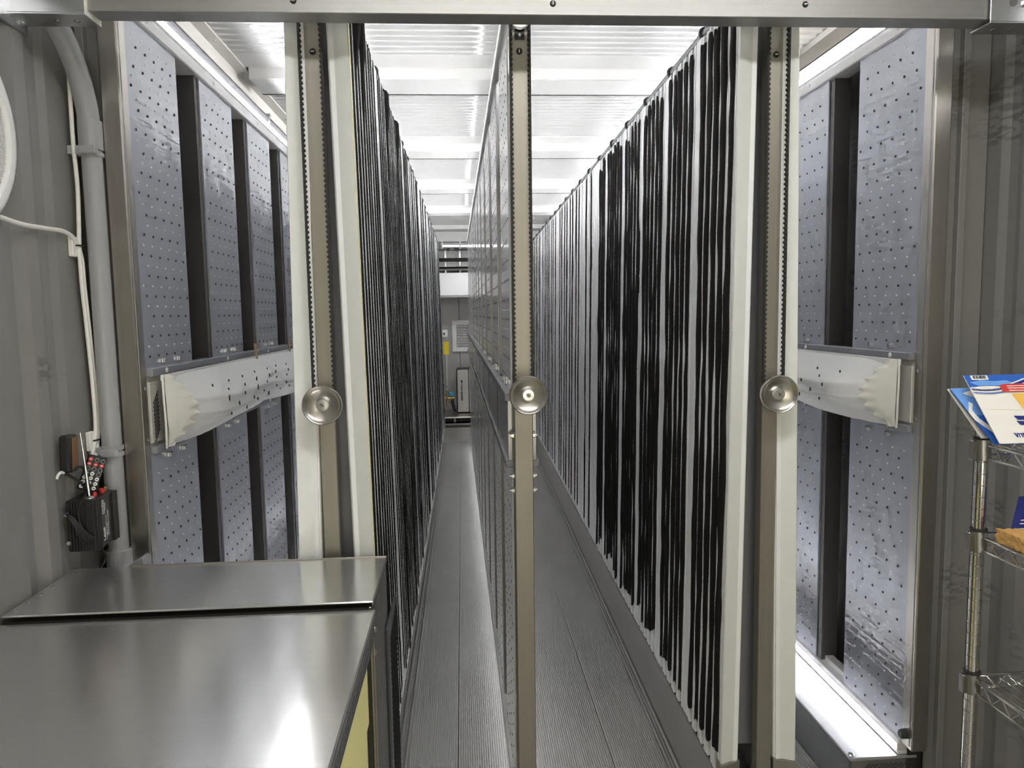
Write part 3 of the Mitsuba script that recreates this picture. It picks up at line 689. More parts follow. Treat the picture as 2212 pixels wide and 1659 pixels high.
# ================================================================ FABRIC AIR SOCKS along the middle bands
def sock(side, x, label, seed):
    """Limp white duct hung along the band; its near end is sewn flat and turned in."""
    s = side
    t = thing('air_sock', label, 'fabric duct')
    ny, nt = 330, 30
    ys = np.concatenate([np.linspace(2.0, 3.6, 230), np.linspace(3.61, 8.15, ny - 230)])
    tt = np.linspace(0, 1, nt)
    Yg, Tg = np.meshgrid(ys, tt, indexing='ij')
    q = np.clip((Yg - 1.995) / .23, 0, 1); grow = .10 + .90 * q * q * (3 - 2 * q)
    prof = np.sin(np.pi * np.clip(Tg, 0, 1) ** 1.25) ** .75
    pts = np.stack([Yg * 5, Tg * 2.2, Yg * 0 + seed], -1)
    fold = meshkit.fbm(np.stack([Yg * 7 + 5 * Tg, Tg * 2.5 - Yg * 1.0, Yg * 0 + seed], -1), 3, seed) - .5
    crease = sum(np.exp(-((Yg - y0 - .04 * Tg) / .018) ** 2) for y0 in (2.87, 3.43, 4.3, 5.2, 6.4))
    pleat = (meshkit.noise(np.stack([Yg * 42, Tg * 1.0, Yg * 0 + 3], -1), seed) - .5) * np.exp(-Tg * 5)
    ridge = np.exp(-((Tg - .36 - .18 * (Yg - 2.0)) / .05) ** 2) * .006 + np.exp(-((Tg - .62) / .035) ** 2) * .005 + np.exp(-((Tg - .34) / .03) ** 2) * .004 * (Yg > 2.4)
    bul = .098 * prof * grow * (1 - .22 * crease) + .030 * fold * prof * grow + ridge * prof * 1.2 + .010 * pleat * prof * 2
    sag = .012 * np.sin((Yg - 2.0) * 5.6) * Tg + .010 * fold * Tg
    X = x + s * (.010 + np.maximum(bul, .0))
    Z = -.150 - (.186 - .010 * np.clip((Yg - 2.1) * 4, 0, 1) * 0) * Tg - sag
    P = np.stack([X, Yg, Z], -1)
    m = sheet(P)
    if s < 0: m.invert()
    part(t, 'duct', m, 'm_sock', True)
    # turned-in cream end with a wavy border
    nq = 26; r = np.random.default_rng(seed)
    E_ = np.zeros((nt, nq, 3))
    for i, u in enumerate(tt):
        yb = .012 + .115 * math.sin(math.pi * min(max(u * .96 + .02, 0), 1)) ** .7 * (1 - .15 * u) + .004 * math.sin(u * 46)
        for j, v in enumerate(np.linspace(0, 1, nq)):
            y = 1.992 + .012 * math.sin(math.pi * u) * -1 + yb * v
            yy = max(y, 2.0)
            qq = min(max((yy - 1.995) / .23, 0), 1); g = .10 + .90 * qq * qq * (3 - 2 * qq)
            b = .098 * math.sin(math.pi * u ** 1.25) ** .75 * g
            puff = .010 * math.sin(math.pi * v) * math.sin(math.pi * u) + .004 * (meshkit.noise(np.array([u * 5, v * 4, seed]), seed) - .5)
            ruf = .006 * math.sin(u * 46) * v ** 4
            E_[i, j] = [x + s * (.014 + max(b, .0) + puff + .004 + ruf), y, -.147 - .192 * u - .012 * math.sin((y - 2.0) * 5.6) * u]
    e = sheet(E_); 
    if s > 0: e.invert()
    part(t, 'end_flap', e, 'm_sockend', True, 'cream turned-in end with a wavy border')
    part(t, 'hem', tube([[x + s * .016, 1.99, -.146], [x + s * .018, 1.985, -.20], [x + s * .020, 1.984, -.26], [x + s * .018, 1.988, -.31], [x + s * .014, 1.996, -.342]], .0032, 8, 6), 'm_sock', True)
    part(t, 'top_tape', cat(bx(x + s * .012, x + s * .016, 1.985, 8.15, -.162, -.147, .001)), 'm_sock', False)
    # air holes
    hs = []; r = np.random.default_rng(seed + 5)
    f = trimesh.creation.icosphere(1, 1.0)
    for k in range(60):
        for u, o in ((.27, 0.), (.36, .09), (.47, .03), (.60, .12), (.72, .06)):
            y = 2.20 + .15 * k + o + .01 * r.random()
            if y > 6.6: continue
            i = int(np.searchsorted(ys, y)); j = int(u * (nt - 1))
            c = P[min(i, ny - 1), j]
            h = f.copy(); h.apply_scale([.0022, .0042 + .003 * (r.random() < .18), .0062 + .004 * (r.random() < .18)]); h.apply_translation(c + [s * .0015, 0, 0]); hs.append(h)
    part(t, 'air_holes', cat(hs), 'm_gap', False, kind='stuff')
    return t


sock(1, -.802, 'limp white perforated fabric duct along the left LED wall, with clothespins on its top edge', 4)
sock(-1, 1.232, 'limp white perforated fabric duct along the right LED wall, near the wire rack', 9)
for k, (y, lab) in enumerate(((2.882, 'wooden clothespin on the left fabric duct, the nearer one'), (3.425, 'wooden clothespin on the left fabric duct, the farther one'))):
    t = thing('clothespin', lab, 'clothespin')
    for s in (-1, 1):
        part(t, 'jaw', tube([[-.786 + s * .002, y + s * .008, -.100], [-.786, y + s * .004, -.130], [-.784, y + s * .0034, -.166]], [.0045, .0048, .0036], 6), 'm_wood', False)
    part(t, 'spring', moved(trimesh.creation.torus(.005, .0014, 12, 6), np.array([[1, 0, 0, -.782], [0, 1, 0, y], [0, 0, 1, -.128], [0, 0, 0, 1.0]])), 'm_zinc', 30)

# ================================================================ CONDUIT along the top of the left LED wall
t = thing('conduit', 'straight grey conduit running along the ceiling above the left LED wall', 'pipe')
part(t, 'tube', tube([[-.874, 1.97, .884], [-.874, YE, .884]], .0235, 18), 'm_conduit', 40)
for k in range(6):
    y = 2.33 + 1.18 * k
    part(t, 'strap', cat(moved(trimesh.creation.annulus(.0238, .0262, .03, 24), np.array([[1, 0, 0, -.874], [0, 0, 1, y], [0, -1, 0, .884], [0, 0, 0, 1.0]])), bx(-.874, -.840, y - .015, y + .015, .906, .911, .001), bx(-.935, -.85, y - .004, y + .004, .909, .914)), 'm_zinc', False, 'zinc pipe strap')
    part(t, 'strap_screw', lathe([(0, .006), (.006, .005), (.009, .001), (.009, 0), (0, 0)], [-.847, y, .906], [.3, 0, -1], 12), 'm_zinc')

# ================================================================ LEFT NEAR WALL
t = thing('wall_conduit', 'thick grey plastic conduit with a bend, running down the left wall beside the amplifier', 'pipe')
path = [[-.888, 1.20, .80], [-.888, 1.50, .765], [-.888, 1.64, .725], [-.888, 1.76, .675], [-.888, 1.85, .600], [-.888, 1.898, .51], [-.888, 1.908, .42]]
part(t, 'bend', tube(path, .0245, 20, 10), 'm_pvc', True)
part(t, 'tube', tube([[-.888, 1.908, .43], [-.888, 1.910, -.60]], .0235, 20), 'm_pvc', 40)
part(t, 'coupling', tube([[-.888, 1.908, .478], [-.888, 1.908, .415]], .0275, 20), 'm_pvc', 40)
part(t, 'coupling', tube([[-.888, 1.52, .760], [-.888, 1.30, .788]], .029, 20), 'm_pvc', 40)
for z in (.405, -.330):
    part(t, 'clamp', cat(*[tube([[-.888, 1.908, z + d], [-.888, 1.908, z + d + .010]], .0275, 20) for d in (-.012, .004)], bx(XL + .002, -.888, 1.886, 1.93, z - .008, z + .012, .001), bx(-.90, -.862, 1.868, 1.886, z - .010, z + .008, .002)), 'm_pvc', False, 'pipe clamp')
part(t, 'fitting', cat(tube([[-.888, 1.910, -.585], [-.888, 1.910, -.66]], .031, 20), along_y([(-.905, -.63), (-.857, -.622), (-.820, -.598), (-.816, -.604), (-.816, -.66), (-.905, -.66)], 1.875, 1.945)), 'm_pvc', False, 'grey outlet fitting')

t = thing('speaker', 'round white wall speaker cut off by the left edge of the picture', 'speaker')
cy, cz, R0 = 1.440, .372, .206
part(t, 'rim', lathe([(R0, .0), (R0 + .001, .010), (R0 - .004, .020), (R0 - .014, .0245), (R0 - .026, .022), (R0 - .030, .014), (R0 - .030, 0)], [XL + .004, cy, cz], [1, 0, 0], 72), 'm_white', 40, 'white rim')
part(t, 'grille', lathe([(0, .014), (R0 - .06, .0145), (R0 - .028, .0125), (R0 - .028, .005), (0, .005)], [XL + .004, cy, cz], [1, 0, 0], 64), 'm_grille', 40, 'grey mesh grille')
t = [k for k in labels if k == 'speaker'][0]
part(t, 'grille_mesh', cat(*[bx(XL + .0182, XL + .0190, cy + d - .0004, cy + d + .0004, cz - math.sqrt(max(.176 ** 2 - d * d, 0)), cz + math.sqrt(max(.176 ** 2 - d * d, 0))) for d in np.arange(-.17, .171, .006)],
                           *[bx(XL + .0182, XL + .0190, cy - math.sqrt(max(.176 ** 2 - d * d, 0)), cy + math.sqrt(max(.176 ** 2 - d * d, 0)), cz + d - .0004, cz + d + .0004) for d in np.arange(-.17, .171, .006)]), 'm_grille', False, kind='stuff')

# white cables, tied down on two mounts
t = solo('speaker_cable', tube([[-.927, 1.572, .212], [-.925, 1.60, .208], [-.922, 1.66, .203], [-.922, 1.752, .205], [-.922, 1.821, .206], [-.922, 1.866, .192], [-.920, 1.889, .150], [-.920, 1.893, .08], [-.920, 1.901, -.01], [-.920, 1.908, -.10], [-.920, 1.913, -.18], [-.920, 1.912, -.265], [-.920, 1.902, -.31], [-.918, 1.872, -.36], [-.915, 1.845, -.405], [-.906, 1.838, -.414]], .0052, 10, 6), 'm_cable',
         'white cable from the round speaker down the left wall to the amplifier', 'cable', smooth=True)
t = solo('power_cable', tube([[-.922, 1.88, .66], [-.920, 1.890, .595], [-.920, 1.888, .432], [-.920, 1.894, .325], [-.920, 1.888, .236], [-.920, 1.882, .17], [-.920, 1.882, .08], [-.920, 1.890, -.01], [-.920, 1.896, -.10], [-.920, 1.900, -.18], [-.920, 1.900, -.262], [-.920, 1.886, -.31], [-.918, 1.855, -.355], [-.915, 1.825, -.40], [-.906, 1.822, -.414]], .0050, 10, 6), 'm_cable',
         'white cable hanging straight down the left wall beside the thick conduit', 'cable', smooth=True)
for (y, z), lab in (((1.876, .178), 'small white adhesive cable mount where the speaker cable joins'), ((1.893, -.299), 'small white adhesive cable mount above the remote control')):
    t = thing('cable_mount', lab, 'cable clip')
    part(t, 'base', bx(XL + .001, -.924, y - .016, y + .012, z - .026, z + .022, .002), 'm_cable', False)
    part(t, 'tie', moved(cat(tube([[-.920, y - .010, z], [-.912, y + .0, z + .001], [-.910, y + .018, z + .002], [-.918, y + .03, z + .002]], .0022, 6, 5)), np.eye(4)), 'm_black', True, 'black zip tie')

# amplifier on the wall
t = thing('amplifier', 'small black finned audio amplifier fixed to the left wall', 'amplifier')
x0, x1, y0, y1, z0, z1 = XL + .003, -.868, 1.760, 1.868, -.542, -.420
part(t, 'case', bx(x0, x1, y0, y1, z0, z1, .003), 'm_black', False)
fins = [bx(x0 + .008 + .0065 * k, x0 + .0115 + .0065 * k, y0 - .004, y0 + .001, z0 + .001, z1 - .001) for k in range(4)]
fins += [bx(x1 - .001, x1 + .004, yy, yy + .004, z0 + .001, z1 - .001) for yy in (y0 + .001, y0 + .008, y0 + .015, y0 + .022, y1 - .005, y1 - .012, y1 - .019, y1 - .026)]
fins += [bx(x1 - .022, x1 - .001, y0 - .003, y0 + .001, z0 + .001, z1 - .001, .002)]
for f in fins: part(t, 'fin', f, 'm_black', False)
TXT = lambda y, z: np.array([[0, 0, 1, x1 + .0006], [0, -1, 0, y], [1, 0, 0, z], [0, 0, 0, 1.0]])   # reads upwards
def amp_text(s, h, y, z, bold=False):
    m = meshkit.text_mesh(s, h, .0004, bold)
    A = np.array([[0, 0, 1, x1 + .0004], [0, -1, 0, y], [1, 0, 0, z], [0, 0, 0, 1.0]])
    m = moved(m, A)
    if m.volume < 0: m.invert()
    part(t, 'lettering', m, 'm_inkwhite', False)
amp_text('Lepai', .0092, y0 + .0425, z0 + .014, True)
amp_text('2-CHANNEL DIGITAL STEREO AMPLIFIER', .0021, y0 + .050, z0 + .014)
amp_text('HIGH FIDELITY SOUND', .0019, y0 + .055, z0 + .022)
amp_text('DIGITAL HI-FI POWER AMPLIFIER', .0026, y0 + .061, z0 + .022)
amp_text('MP3 USB', .0030, y0 + .049, z1 - .036)
amp_text('LP-269FS', .0042, y0 + .0405, z1 - .038)
ring = sg.box(0, 0, .030, .0085).buffer(.0012).difference(sg.box(.0007, .0007, .0293, .0078).buffer(.0008))
m = moved(prism(ring, .0004), np.array([[0, 0, 1, x1 + .0004], [0, -1, 0, y0 + .0428], [1, 0, 0, z1 - .0415], [0, 0, 0, 1.0]])); m.invert() if m.volume < 0 else None
part(t, 'badge', m, 'm_inkwhite', False)
for z in (-.452, -.520):
    part(t, 'mounting_screw', lathe([(0, .006), (.004, .005), (.0065, .001), (.0065, 0), (0, 0)], [x0 + .003, y0 - .004, z], [0, -1, 0], 14), 'm_zinc')
for k, (y, x) in enumerate(((1.800, -.885), (1.812, -.892), (1.832, -.882), (1.842, -.890))):
    part(t, 'terminal', lathe([(0, .011), (.004, .010), (.005, .004), (.004, 0), (0, 0)], [x, y, z1], [.1, 0, 1], 12), 'm_red' if k != 1 else 'm_black', 30)
part(t, 'audio_jack', lathe([(0, .012), (.0045, .012), (.0045, 0), (0, 0)], [-.886, 1.854, z1], [0, 0, 1], 14), 'm_brass')
an = part(t, 'antenna', cat(tube([[-.889, 1.784, z1 + .002], [-.892, 1.781, -.345]], .0026, 8), tube([[-.892, 1.781, -.346], [-.894, 1.7785, -.300]], .0019, 8), tube([[-.894, 1.7785, -.301], [-.896, 1.776, -.262]], .0013, 8)), 'm_chrome', 40, 'thin telescopic antenna')
part(an, 'base', lathe([(0, .006), (.006, .005), (.010, .002), (.011, 0), (0, 0)], [-.889, 1.784, z1], [0, 0, 1], 18), 'm_chrome')
wires = []
for k in range(7):
    d = .0016 * (k - 3)
    wires.append(tube([[x0 + .004, y0 - .009, -.447], [-.918 + d * .5, y0 - .010, -.458 + d], [-.905 + d, y0 - .0105, -.476 + d], [-.893 + 2.2 * d, y0 - .0105, -.498 + .5 * d], [-.880 + 3.0 * d, y0 - .009, -.514 + 1.2 * d]], .0013, 6, 6))
solo('tied_cable', cat(wires + [tube([[-.890, 1.790, -.400], [-.893, 1.768, -.412], [-.899, 1.751, -.44], [-.897, 1.750, -.474], [-.893, 1.751, -.492]], .0016, 6, 6), tube([[-.914, 1.752, -.474], [-.904, 1.750, -.4765], [-.892, 1.7515, -.4775]], .0017, 6)]), 'm_black', 'thin black wire tied in a bundle in front of the amplifier', 'cable', smooth=True)
part('amplifier', 'power_cord', tube([[-.888, 1.798, -.538], [-.886, 1.812, -.552], [-.886, 1.832, -.572], [-.888, 1.834, -.588], [-.893, 1.812, -.604], [-.90, 1.79, -.615]], .0028, 8, 6), 'm_black', True, 'thin black cord')

# remote control leaning on top of the amplifier
t = thing('remote_control', 'small black remote control with red and white buttons, standing on the amplifier', 'remote control')
A = np.eye(4)
uy, uz = np.array([.80, .48, -.36]), np.array([.34, .16, .93]); uy /= np.linalg.norm(uy); uz -= uy * (uy @ uz); uz /= np.linalg.norm(uz); ux = np.cross(uy, uz)
A[:3, 0], A[:3, 1], A[:3, 2], A[:3, 3] = ux, uy, uz, [-.893, 1.812, -.366]
part(t, 'body', moved(bx(-.003, .003, -.021, .021, -.043, .043, .0028), A), 'm_black', False)
for i in range(7):
    for j in range(3):
        yy, zz = -.0135 + .0135 * j, .033 - .0112 * i
        c = 'm_red' if (i, j) in ((0, 0), (1, 0), (1, 1), (1, 2)) else 'm_inkwhite' if i >= 4 or (i == 3 and j < 2) else 'm_black'
        B = A @ np.array([[0, 0, 1, .003], [1, 0, 0, yy], [0, 1, 0, zz], [0, 0, 0, 1.0]])
        b = part(t, 'button', moved(trimesh.creation.cylinder(.0047, .0022, sections=18), B), c, 30)
        if c == 'm_black':
            part(b, 'ring', moved(trimesh.creation.annulus(.0042, .0047, .0028, 20), B), 'm_inkwhite', False)
        else:
            part(b, 'mark', moved(bx(-.0022, .0022, -.0009, .0009, .001, .0014), B), 'm_black' if c == 'm_inkwhite' else 'm_inkwhite', False)

# black framed rusty cover plate, and hook wire
t = thing('wall_box', 'black plastic box with a rusty brown front on the left wall above the amplifier', 'box')
A = np.array([[1, 0, 0, -.925], [0, math.cos(.12), -math.sin(.12), 1.7735], [0, math.sin(.12) * -1, math.cos(.12), -.310], [0, 0, 0, 1.0]]); A[1, 2], A[2, 1] = .06, -.06
part(t, 'shell', moved(bx(-.010, .012, -.0235, .0235, -.044, .044, .005), A), 'm_black', False)
part(t, 'front_plate', moved(bx(.0122, .0136, -.008, .0185, -.038, .038, .002), A), 'm_brown', False, 'rusty brown plate')
solo('hooked_wire', cat(tube([[-.924, 1.716, -.358], [-.922, 1.718, -.350], [-.920, 1.727, -.345], [-.919, 1.737, -.349]], .0032, 8, 5)), 'm_cable', 'small white hooked plug end beside the black box', 'cable', smooth=True)
solo('audio_lead', cat(tube([[-.919, 1.738, -.350], [-.915, 1.760, -.362], [-.905, 1.785, -.385], [-.898, 1.798, -.412]], .0030, 8, 6), tube([[-.915, 1.765, -.352], [-.905, 1.775, -.342], [-.900, 1.790, -.352], [-.897, 1.797, -.380], [-.898, 1.802, -.412]], .0030, 8, 6)), 'm_black', 'black looped lead between the wall box and the amplifier', 'cable', smooth=True)

# ================================================================ STEEL TABLE
t = thing('steel_table', 'large brushed steel work table in the left foreground', 'table')
part(t, 'top', bx(-.93, -.190, .20, 1.484, -.606, -.600, .0022), 'm_table', False)
part(t, 'side_flange', cat(bx(-.193, -.1895, .20, 1.482, -.648, -.605, .001)), 'm_darksteel', False)
for k in range(5):
    part(t, 'flange_rib', bx(-.1895, -.1882, .20, 1.478, -.614 - .0075 * k, -.6105 - .0075 * k), 'm_darksteel', False)
for y, z in ((1.446, -.626), (1.434, -.668)):
    part(t, 'rivet', lathe([(0, .005), (.004, .0042), (.0075, .001), (.0075, 0), (0, 0)], [-.188, y, z], [1, 0, 0], 16), 'm_zinc')
for y in (.25, 1.455):
    for x in (-.90, -.655):
        part(t, 'leg', bx(x - .018, x + .018, y - .018, y + .018, ZF, -.606, .003), 'm_darksteel', False)
# raised seed trough behind the table
t = thing('trough_cabinet', 'raised steel cabinet with a slanted lid line behind the work table, black vented side', 'cabinet')
part(t, 'lid', bx(-.932, -.196, 1.494, 1.774, -.592, -.587, .002), 'm_table', False, 'brushed steel lid')
part(t, 'lid_edge', cat(bx(-.80, -.196, 1.772, 1.7765, -.594, -.584, .001), bx(-.199, -.1955, 1.494, 1.774, -.596, -.5865, .001)), 'm_alu', False)
part(t, 'body', cat(bx(-.93, -.206, 1.500, 1.770, -1.40, -.602)), 'm_gap', False)
part(t, 'side_panel', bx(-.206, -.200, 1.496, 1.772, -1.40, -.600, .001), 'm_darksteel', False)
for k in range(22):
    part(t, 'side_rib', bx(-.200, -.1975, 1.500 + .0122 * k, 1.5062 + .0122 * k, -1.39, -.606), 'm_darksteel', False)
for k in range(6):
    part(t, 'lid_rivet', lathe([(0, .002), (.003, .0016), (.005, 0), (0, 0)], [-.918, 1.52 + .045 * k, -.587], [0, 0, 1], 10), 'm_zinc')
# black vented door standing against the cabinet's side
t = part('trough_cabinet', 'vent_plate', bx(-.197, -.190, 1.70, 1.90, -1.448, -.735, .003), 'm_benchside', False, 'black slotted vent plate')
for k in range(46):
    z0 = -1.42 + .0145 * k
    part(t, 'slot', tube([[-.1895, 1.735, z0 - .012], [-.1895, 1.885, z0 + .014]], .0021, 5), 'm_black', False)
# yellow crate below the table
t = thing('yellow_bin', 'pale yellow storage bin standing under the steel table', 'bin')
part(t, 'body', bx(-.60, -.216, .62, 1.486, ZF, -.855, .006), 'm_yellow', False)
part(t, 'upper_bin', bx(-.605, -.212, .61, 1.491, -.851, -.655, .006), 'm_yellow', False)

# ================================================================ WIRE RACK on the right
t = thing('wire_rack', 'chrome wire shelving rack by the right wall', 'shelf')
XA, XB, Y0, Y1 = 1.104, 1.395, .62, 1.494
for x in (XA, XB):
    for y in (Y0, Y1):
        p = part(t, 'post', tube([[x, y, ZF + .02], [x, y, -.250]], .0127, 20), 'm_chrome', 40)
        part(p, 'post_groove', cat(*[lathe([(.0128, .0009), (.0131, .0), (.0128, -.0009)], [x, y, -1.40 + .0254 * k], [0, 0, 1], 20) for k in range(45)]), 'm_darksteel', False, kind='stuff')
for zs in (-.297, -.497, -.818, -1.20):
    sh = part(t, 'shelf', cat(tube([[XA, Y0, zs], [XA, Y1, zs]], .0034, 8), tube([[XB, Y0, zs], [XB, Y1, zs]], .0034, 8), tube([[XA, Y1, zs + .006], [XB, Y1, zs + .006]], .0034, 8), tube([[XA, Y0, zs], [XB, Y0, zs]], .0034, 8),
              tube([[XA, Y0, zs - .027], [XA, Y1, zs - .027]], .0030, 8), tube([[XA, Y1, zs - .022], [XB, Y1, zs - .022]], .0030, 8), tube([[XB, Y0, zs - .027], [XB, Y1, zs - .027]], .0030, 8)), 'm_chrome', 40)
    for k in range(12):
        x = XA + .018 + .024 * k
        part(sh, 'wire', tube([[x, Y0, zs - .004], [x, Y1, zs - .004]], .0014, 6), 'm_chrome', 40)
    zig = [[XA, Y1 - .035 - .028 * k, zs - (.027 if k % 2 else 0)] for k in range(30)]
    part(sh, 'truss', tube(zig, .0020, 6), 'm_chrome', False)
    zig = [[XA + .03 + .026 * k, Y1, zs + .006 - (.028 if k % 2 else 0)] for k in range(10)]
    part(sh, 'truss', tube(zig, .0020, 6), 'm_chrome', False)
    for x in (XA, XB):
        part(sh, 'collar', cat(lathe([(.0135, -.034), (.0175, -.032), (.0165, .012), (.0138, .014), (.0138, -.034)], [x, Y1, zs], [0, 0, 1], 20), bx(x - .024, x - .012, Y1 - .006, Y1 + .010, zs - .032, zs + .010, .002)), 'm_darksteel', 30)
        part(sh, 'collar_ring', cat(lathe([(.0137, .013), (.0172, .013), (.0172, .018), (.0137, .018)], [x, Y1, zs], [0, 0, 1], 20)), 'm_rubber', 30)

# leaning packets on the top shelf: print is laid out on the sheet (u to the right, v down)
def sheet_frame(TL, BL):
    TL, BL = np.array(TL, float), np.array(BL, float); U = np.array([1.0, .02, -.004]); V = BL - TL
    n = np.cross(U, V); n /= np.linalg.norm(n)
    return TL, U, V, (n if n[1] < 0 else -n)


def flat(fr, poly, lift, th=.0004):
    TL, U, V, n = fr
    m = prism(poly, th); v = m.vertices
    m.vertices = TL + v[:, :1] * U + v[:, 1:2] * V + (v[:, 2:3] + lift) * n
    m.fix_normals(); return m


def curve_band(fn0, fn1, a, b, n=14):
    xs = np.linspace(a, b, n)
    return [(x, fn0(x)) for x in xs] + [(x, fn1(x)) for x in xs[::-1]]


t = thing('envelope', 'buff paper envelope at the back of the packets on the wire rack', 'envelope')
fe = sheet_frame((1.0125, 1.483, -.1745), (1.060, 1.4245, -.285))
part(t, 'sheet', flat(fe, [(0, 0), (.22, 0), (.22, .88), (0, .88)], 0, .0015), 'm_buff', False)
t = thing('packet', 'blue packet with white curved stripes, leaning behind the white one on the wire rack', 'packet')
fb = sheet_frame((1.0125, 1.478, -.1735), (1.0560, 1.405, -.2805))
part(t, 'sheet', flat(fb, [(.002, 0), (.24, 0), (.24, 1), (.008, 1.0)], 0, .002), 'm_blue', False)
part(t, 'sky_print', flat(fb, [(.002, .0), (.09, .0), (.075, .45), (.03, .50), (.004, .46)], .002), 'm_sky', False)
part(t, 'swoosh', flat(fb, [(.020, .25), (.026, .29), (.014, .40), (.016, .55), (.030, .74), (.048, .90), (.060, 1.0), (.048, 1.0), (.022, .80), (.004, .58), (.003, .44)], .0026), 'm_paper', False)
part(t, 'swoosh', flat(fb, [(.034, .38), (.042, .38), (.040, .47), (.050, .60), (.060, .70), (.052, .68), (.036, .52)], .0026), 'm_paper', False)
part(t, 'bird_print', flat(fb, [(.020, .10), (.045, .04), (.060, .08), (.050, .17), (.034, .155)], .0026), 'm_paper', False)
t = thing('packet', 'white packet with blue top edge, barcode and red stripes, frontmost on the wire rack', 'packet')
fa = sheet_frame((1.0304, 1.460, -.1449), (1.0590, 1.385, -.2750))
LW = .27
part(t, 'sheet', flat(fa, [(0, 0), (LW, 0), (LW, 1), (0, 1)], 0, .002), 'm_paper', False)
part(t, 'blue_band', flat(fa, [(0, 0), (LW, 0), (LW, .10)] + [(x, .185 - .02 * math.sin(x * 40)) for x in np.linspace(.20, 0, 12)], .002), 'm_blue', False)
part(t, 'cloud_print', flat(fa, [(.004, .11), (.03, .075), (.06, .10), (.085, .085), (.10, .13), (.07, .165), (.02, .165)], .0026), 'm_sky', False)
part(t, 'barcode_label', flat(fa, [(.012, .008), (.050, .008), (.0485, .075), (.012, .075)], .003), 'm_inkwhite', False)
bars = []; rb = np.random.default_rng(2); u = .017
while u < .046:
    w = rb.choice([.0005, .0009, .0015]); bars.append(flat(fa, [(u, .014), (u + w, .014), (u + w, .058), (u, .058)], .0035)); u += w + rb.choice([.0006, .001, .0022])
part(t, 'barcode_bars', cat(bars), 'm_black', False, kind='stuff')
for k, (o, w, mt) in enumerate(((.178, .020, 'm_paper'), (.205, .024, 'm_navy'), (.236, .018, 'm_paper'), (.258, .016, 'm_blue'))):
    f0 = lambda x, o=o: o - .10 * (x / .13) ** 1.6 + .035 * math.sin(x * 30)
    part(t, 'swoosh', flat(fa, curve_band(f0, lambda x, w=w: f0(x) + w * (.6 + 2 * x), 0.001, .13), .003 + .0003 * k), mt, False)
part(t, 'red_print', flat(fa, [(.064, .165), (.080, .145), (LW, .145), (LW, .27), (.064, .265)], .0042), 'm_red', False)
for o in (.175, .207, .242):
    part(t, 'red_print_stripe', flat(fa, [(.078, o), (LW, o), (LW, o + .012), (.078, o + .012)], .0048), 'm_paper', False)
part(t, 'fold_line', flat(fa, [(.0, .505), (LW, .585), (LW, .589), (0, .509)], .0022), 'm_buff', False)
part(t, 'orange_print', flat(fa, [(.082, .29), (LW, .27), (LW, .64), (.092, .60)], .0028), 'm_orange', False)
for o in (.615, .690):
    part(t, 'dark_stripe', flat(fa, [(.060, o), (LW, o + .05), (LW, o + .095), (.064, o + .055)], .0034), 'm_navy', False)
m = meshkit.text_mesh('AQUA', .0085, .0004, True); w_ = m.bounds[1][0]
v = m.vertices.copy(); TL, U, V, n = fa; Vl = np.linalg.norm(V)
m.vertices = TL + (.040 + w_ - v[:, :1]) * U + (.865 + v[:, 1:2] / Vl) * V + (v[:, 2:3] + .0026) * n
m.fix_normals(); part(t, 'lettering', m, 'm_navy', False, 'dark blue letters upside down')
part(t, 'underline', flat(fa, [(.040, .858), (.085, .880), (.085, .886), (.040, .864)], .0026), 'm_navy', False)

t = thing('sponge', 'brown sponge block on the second shelf of the wire rack', 'sponge')
g = trimesh.creation.box([.11, .10, .026]); g = g.subdivide().subdivide().subdivide().subdivide()
g.vertices += .0035 * (meshkit.noise(g.vertices * 160, 3) - .5)[:, None] * np.sign(g.vertices) ; g.apply_translation([1.155, 1.385, -.4770])
part(t, 'block', g, 'm_sponge', False)
t = thing('seed_bag', 'navy blue bag with thin white stripes standing on the second shelf of the wire rack', 'bag')
fs = sheet_frame((1.165, 1.44, -.40), (1.135, 1.425, -.487))
part(t, 'bag', flat(fs, [(0, 0), (.16, 0), (.19, 1), (0, 1)], -.02, .02), 'm_navy', False)
for o in (.52, .60, .72):
    part(t, 'stripe', flat(fs, [(0, o), (.17, o), (.17, o + .025), (0, o + .025)], .0004), 'm_inkwhite', False)
part(t, 'bottom_seam', flat(fs, [(0, .93), (.185, .93), (.19, 1), (0, 1)], .0006), 'm_paper', False)

# ================================================================ FAR END
struct('trim_3', cat(bx(XL + .03, XR - .03, 9.25, 10.64, .888, 1.05), bx(XL + .03, XR - .03, 9.23, 9.42, .884, .90), bx(XL + .03, XR - .03, 9.24, 9.26, 1.0, 1.045)), 'm_rib', False, 'white lowered ceiling at the far end')
t = thing('air_unit', 'white box shaped air unit high on the far end wall', 'air conditioner')
part(t, 'case', bx(-.50, .60, 10.25, 10.645, .245, .56, .01), 'm_white', False)
part(t, 'lip', bx(-.50, .60, 10.245, 10.30, .225, .244), 'm_pvc', False)
part(t, 'hanger', cat(*[bx(x, x + .02, 10.40, 10.42, .56, .889) for x in (-.22, -.02, .20)]), 'm_zinc', False)
t = thing('far_track', 'dark rail across the far end under the ceiling', 'rail')
part(t, 'rail', cat(bx(-.90, 1.38, 10.18, 10.21, .610, .636), bx(-.90, 1.38, 10.02, 10.12, .700, .742)), 'm_fabric', False)
part(t, 'cover', bx(-.90, 1.38, 10.50, 10.60, .60, .88), 'm_rib', False)
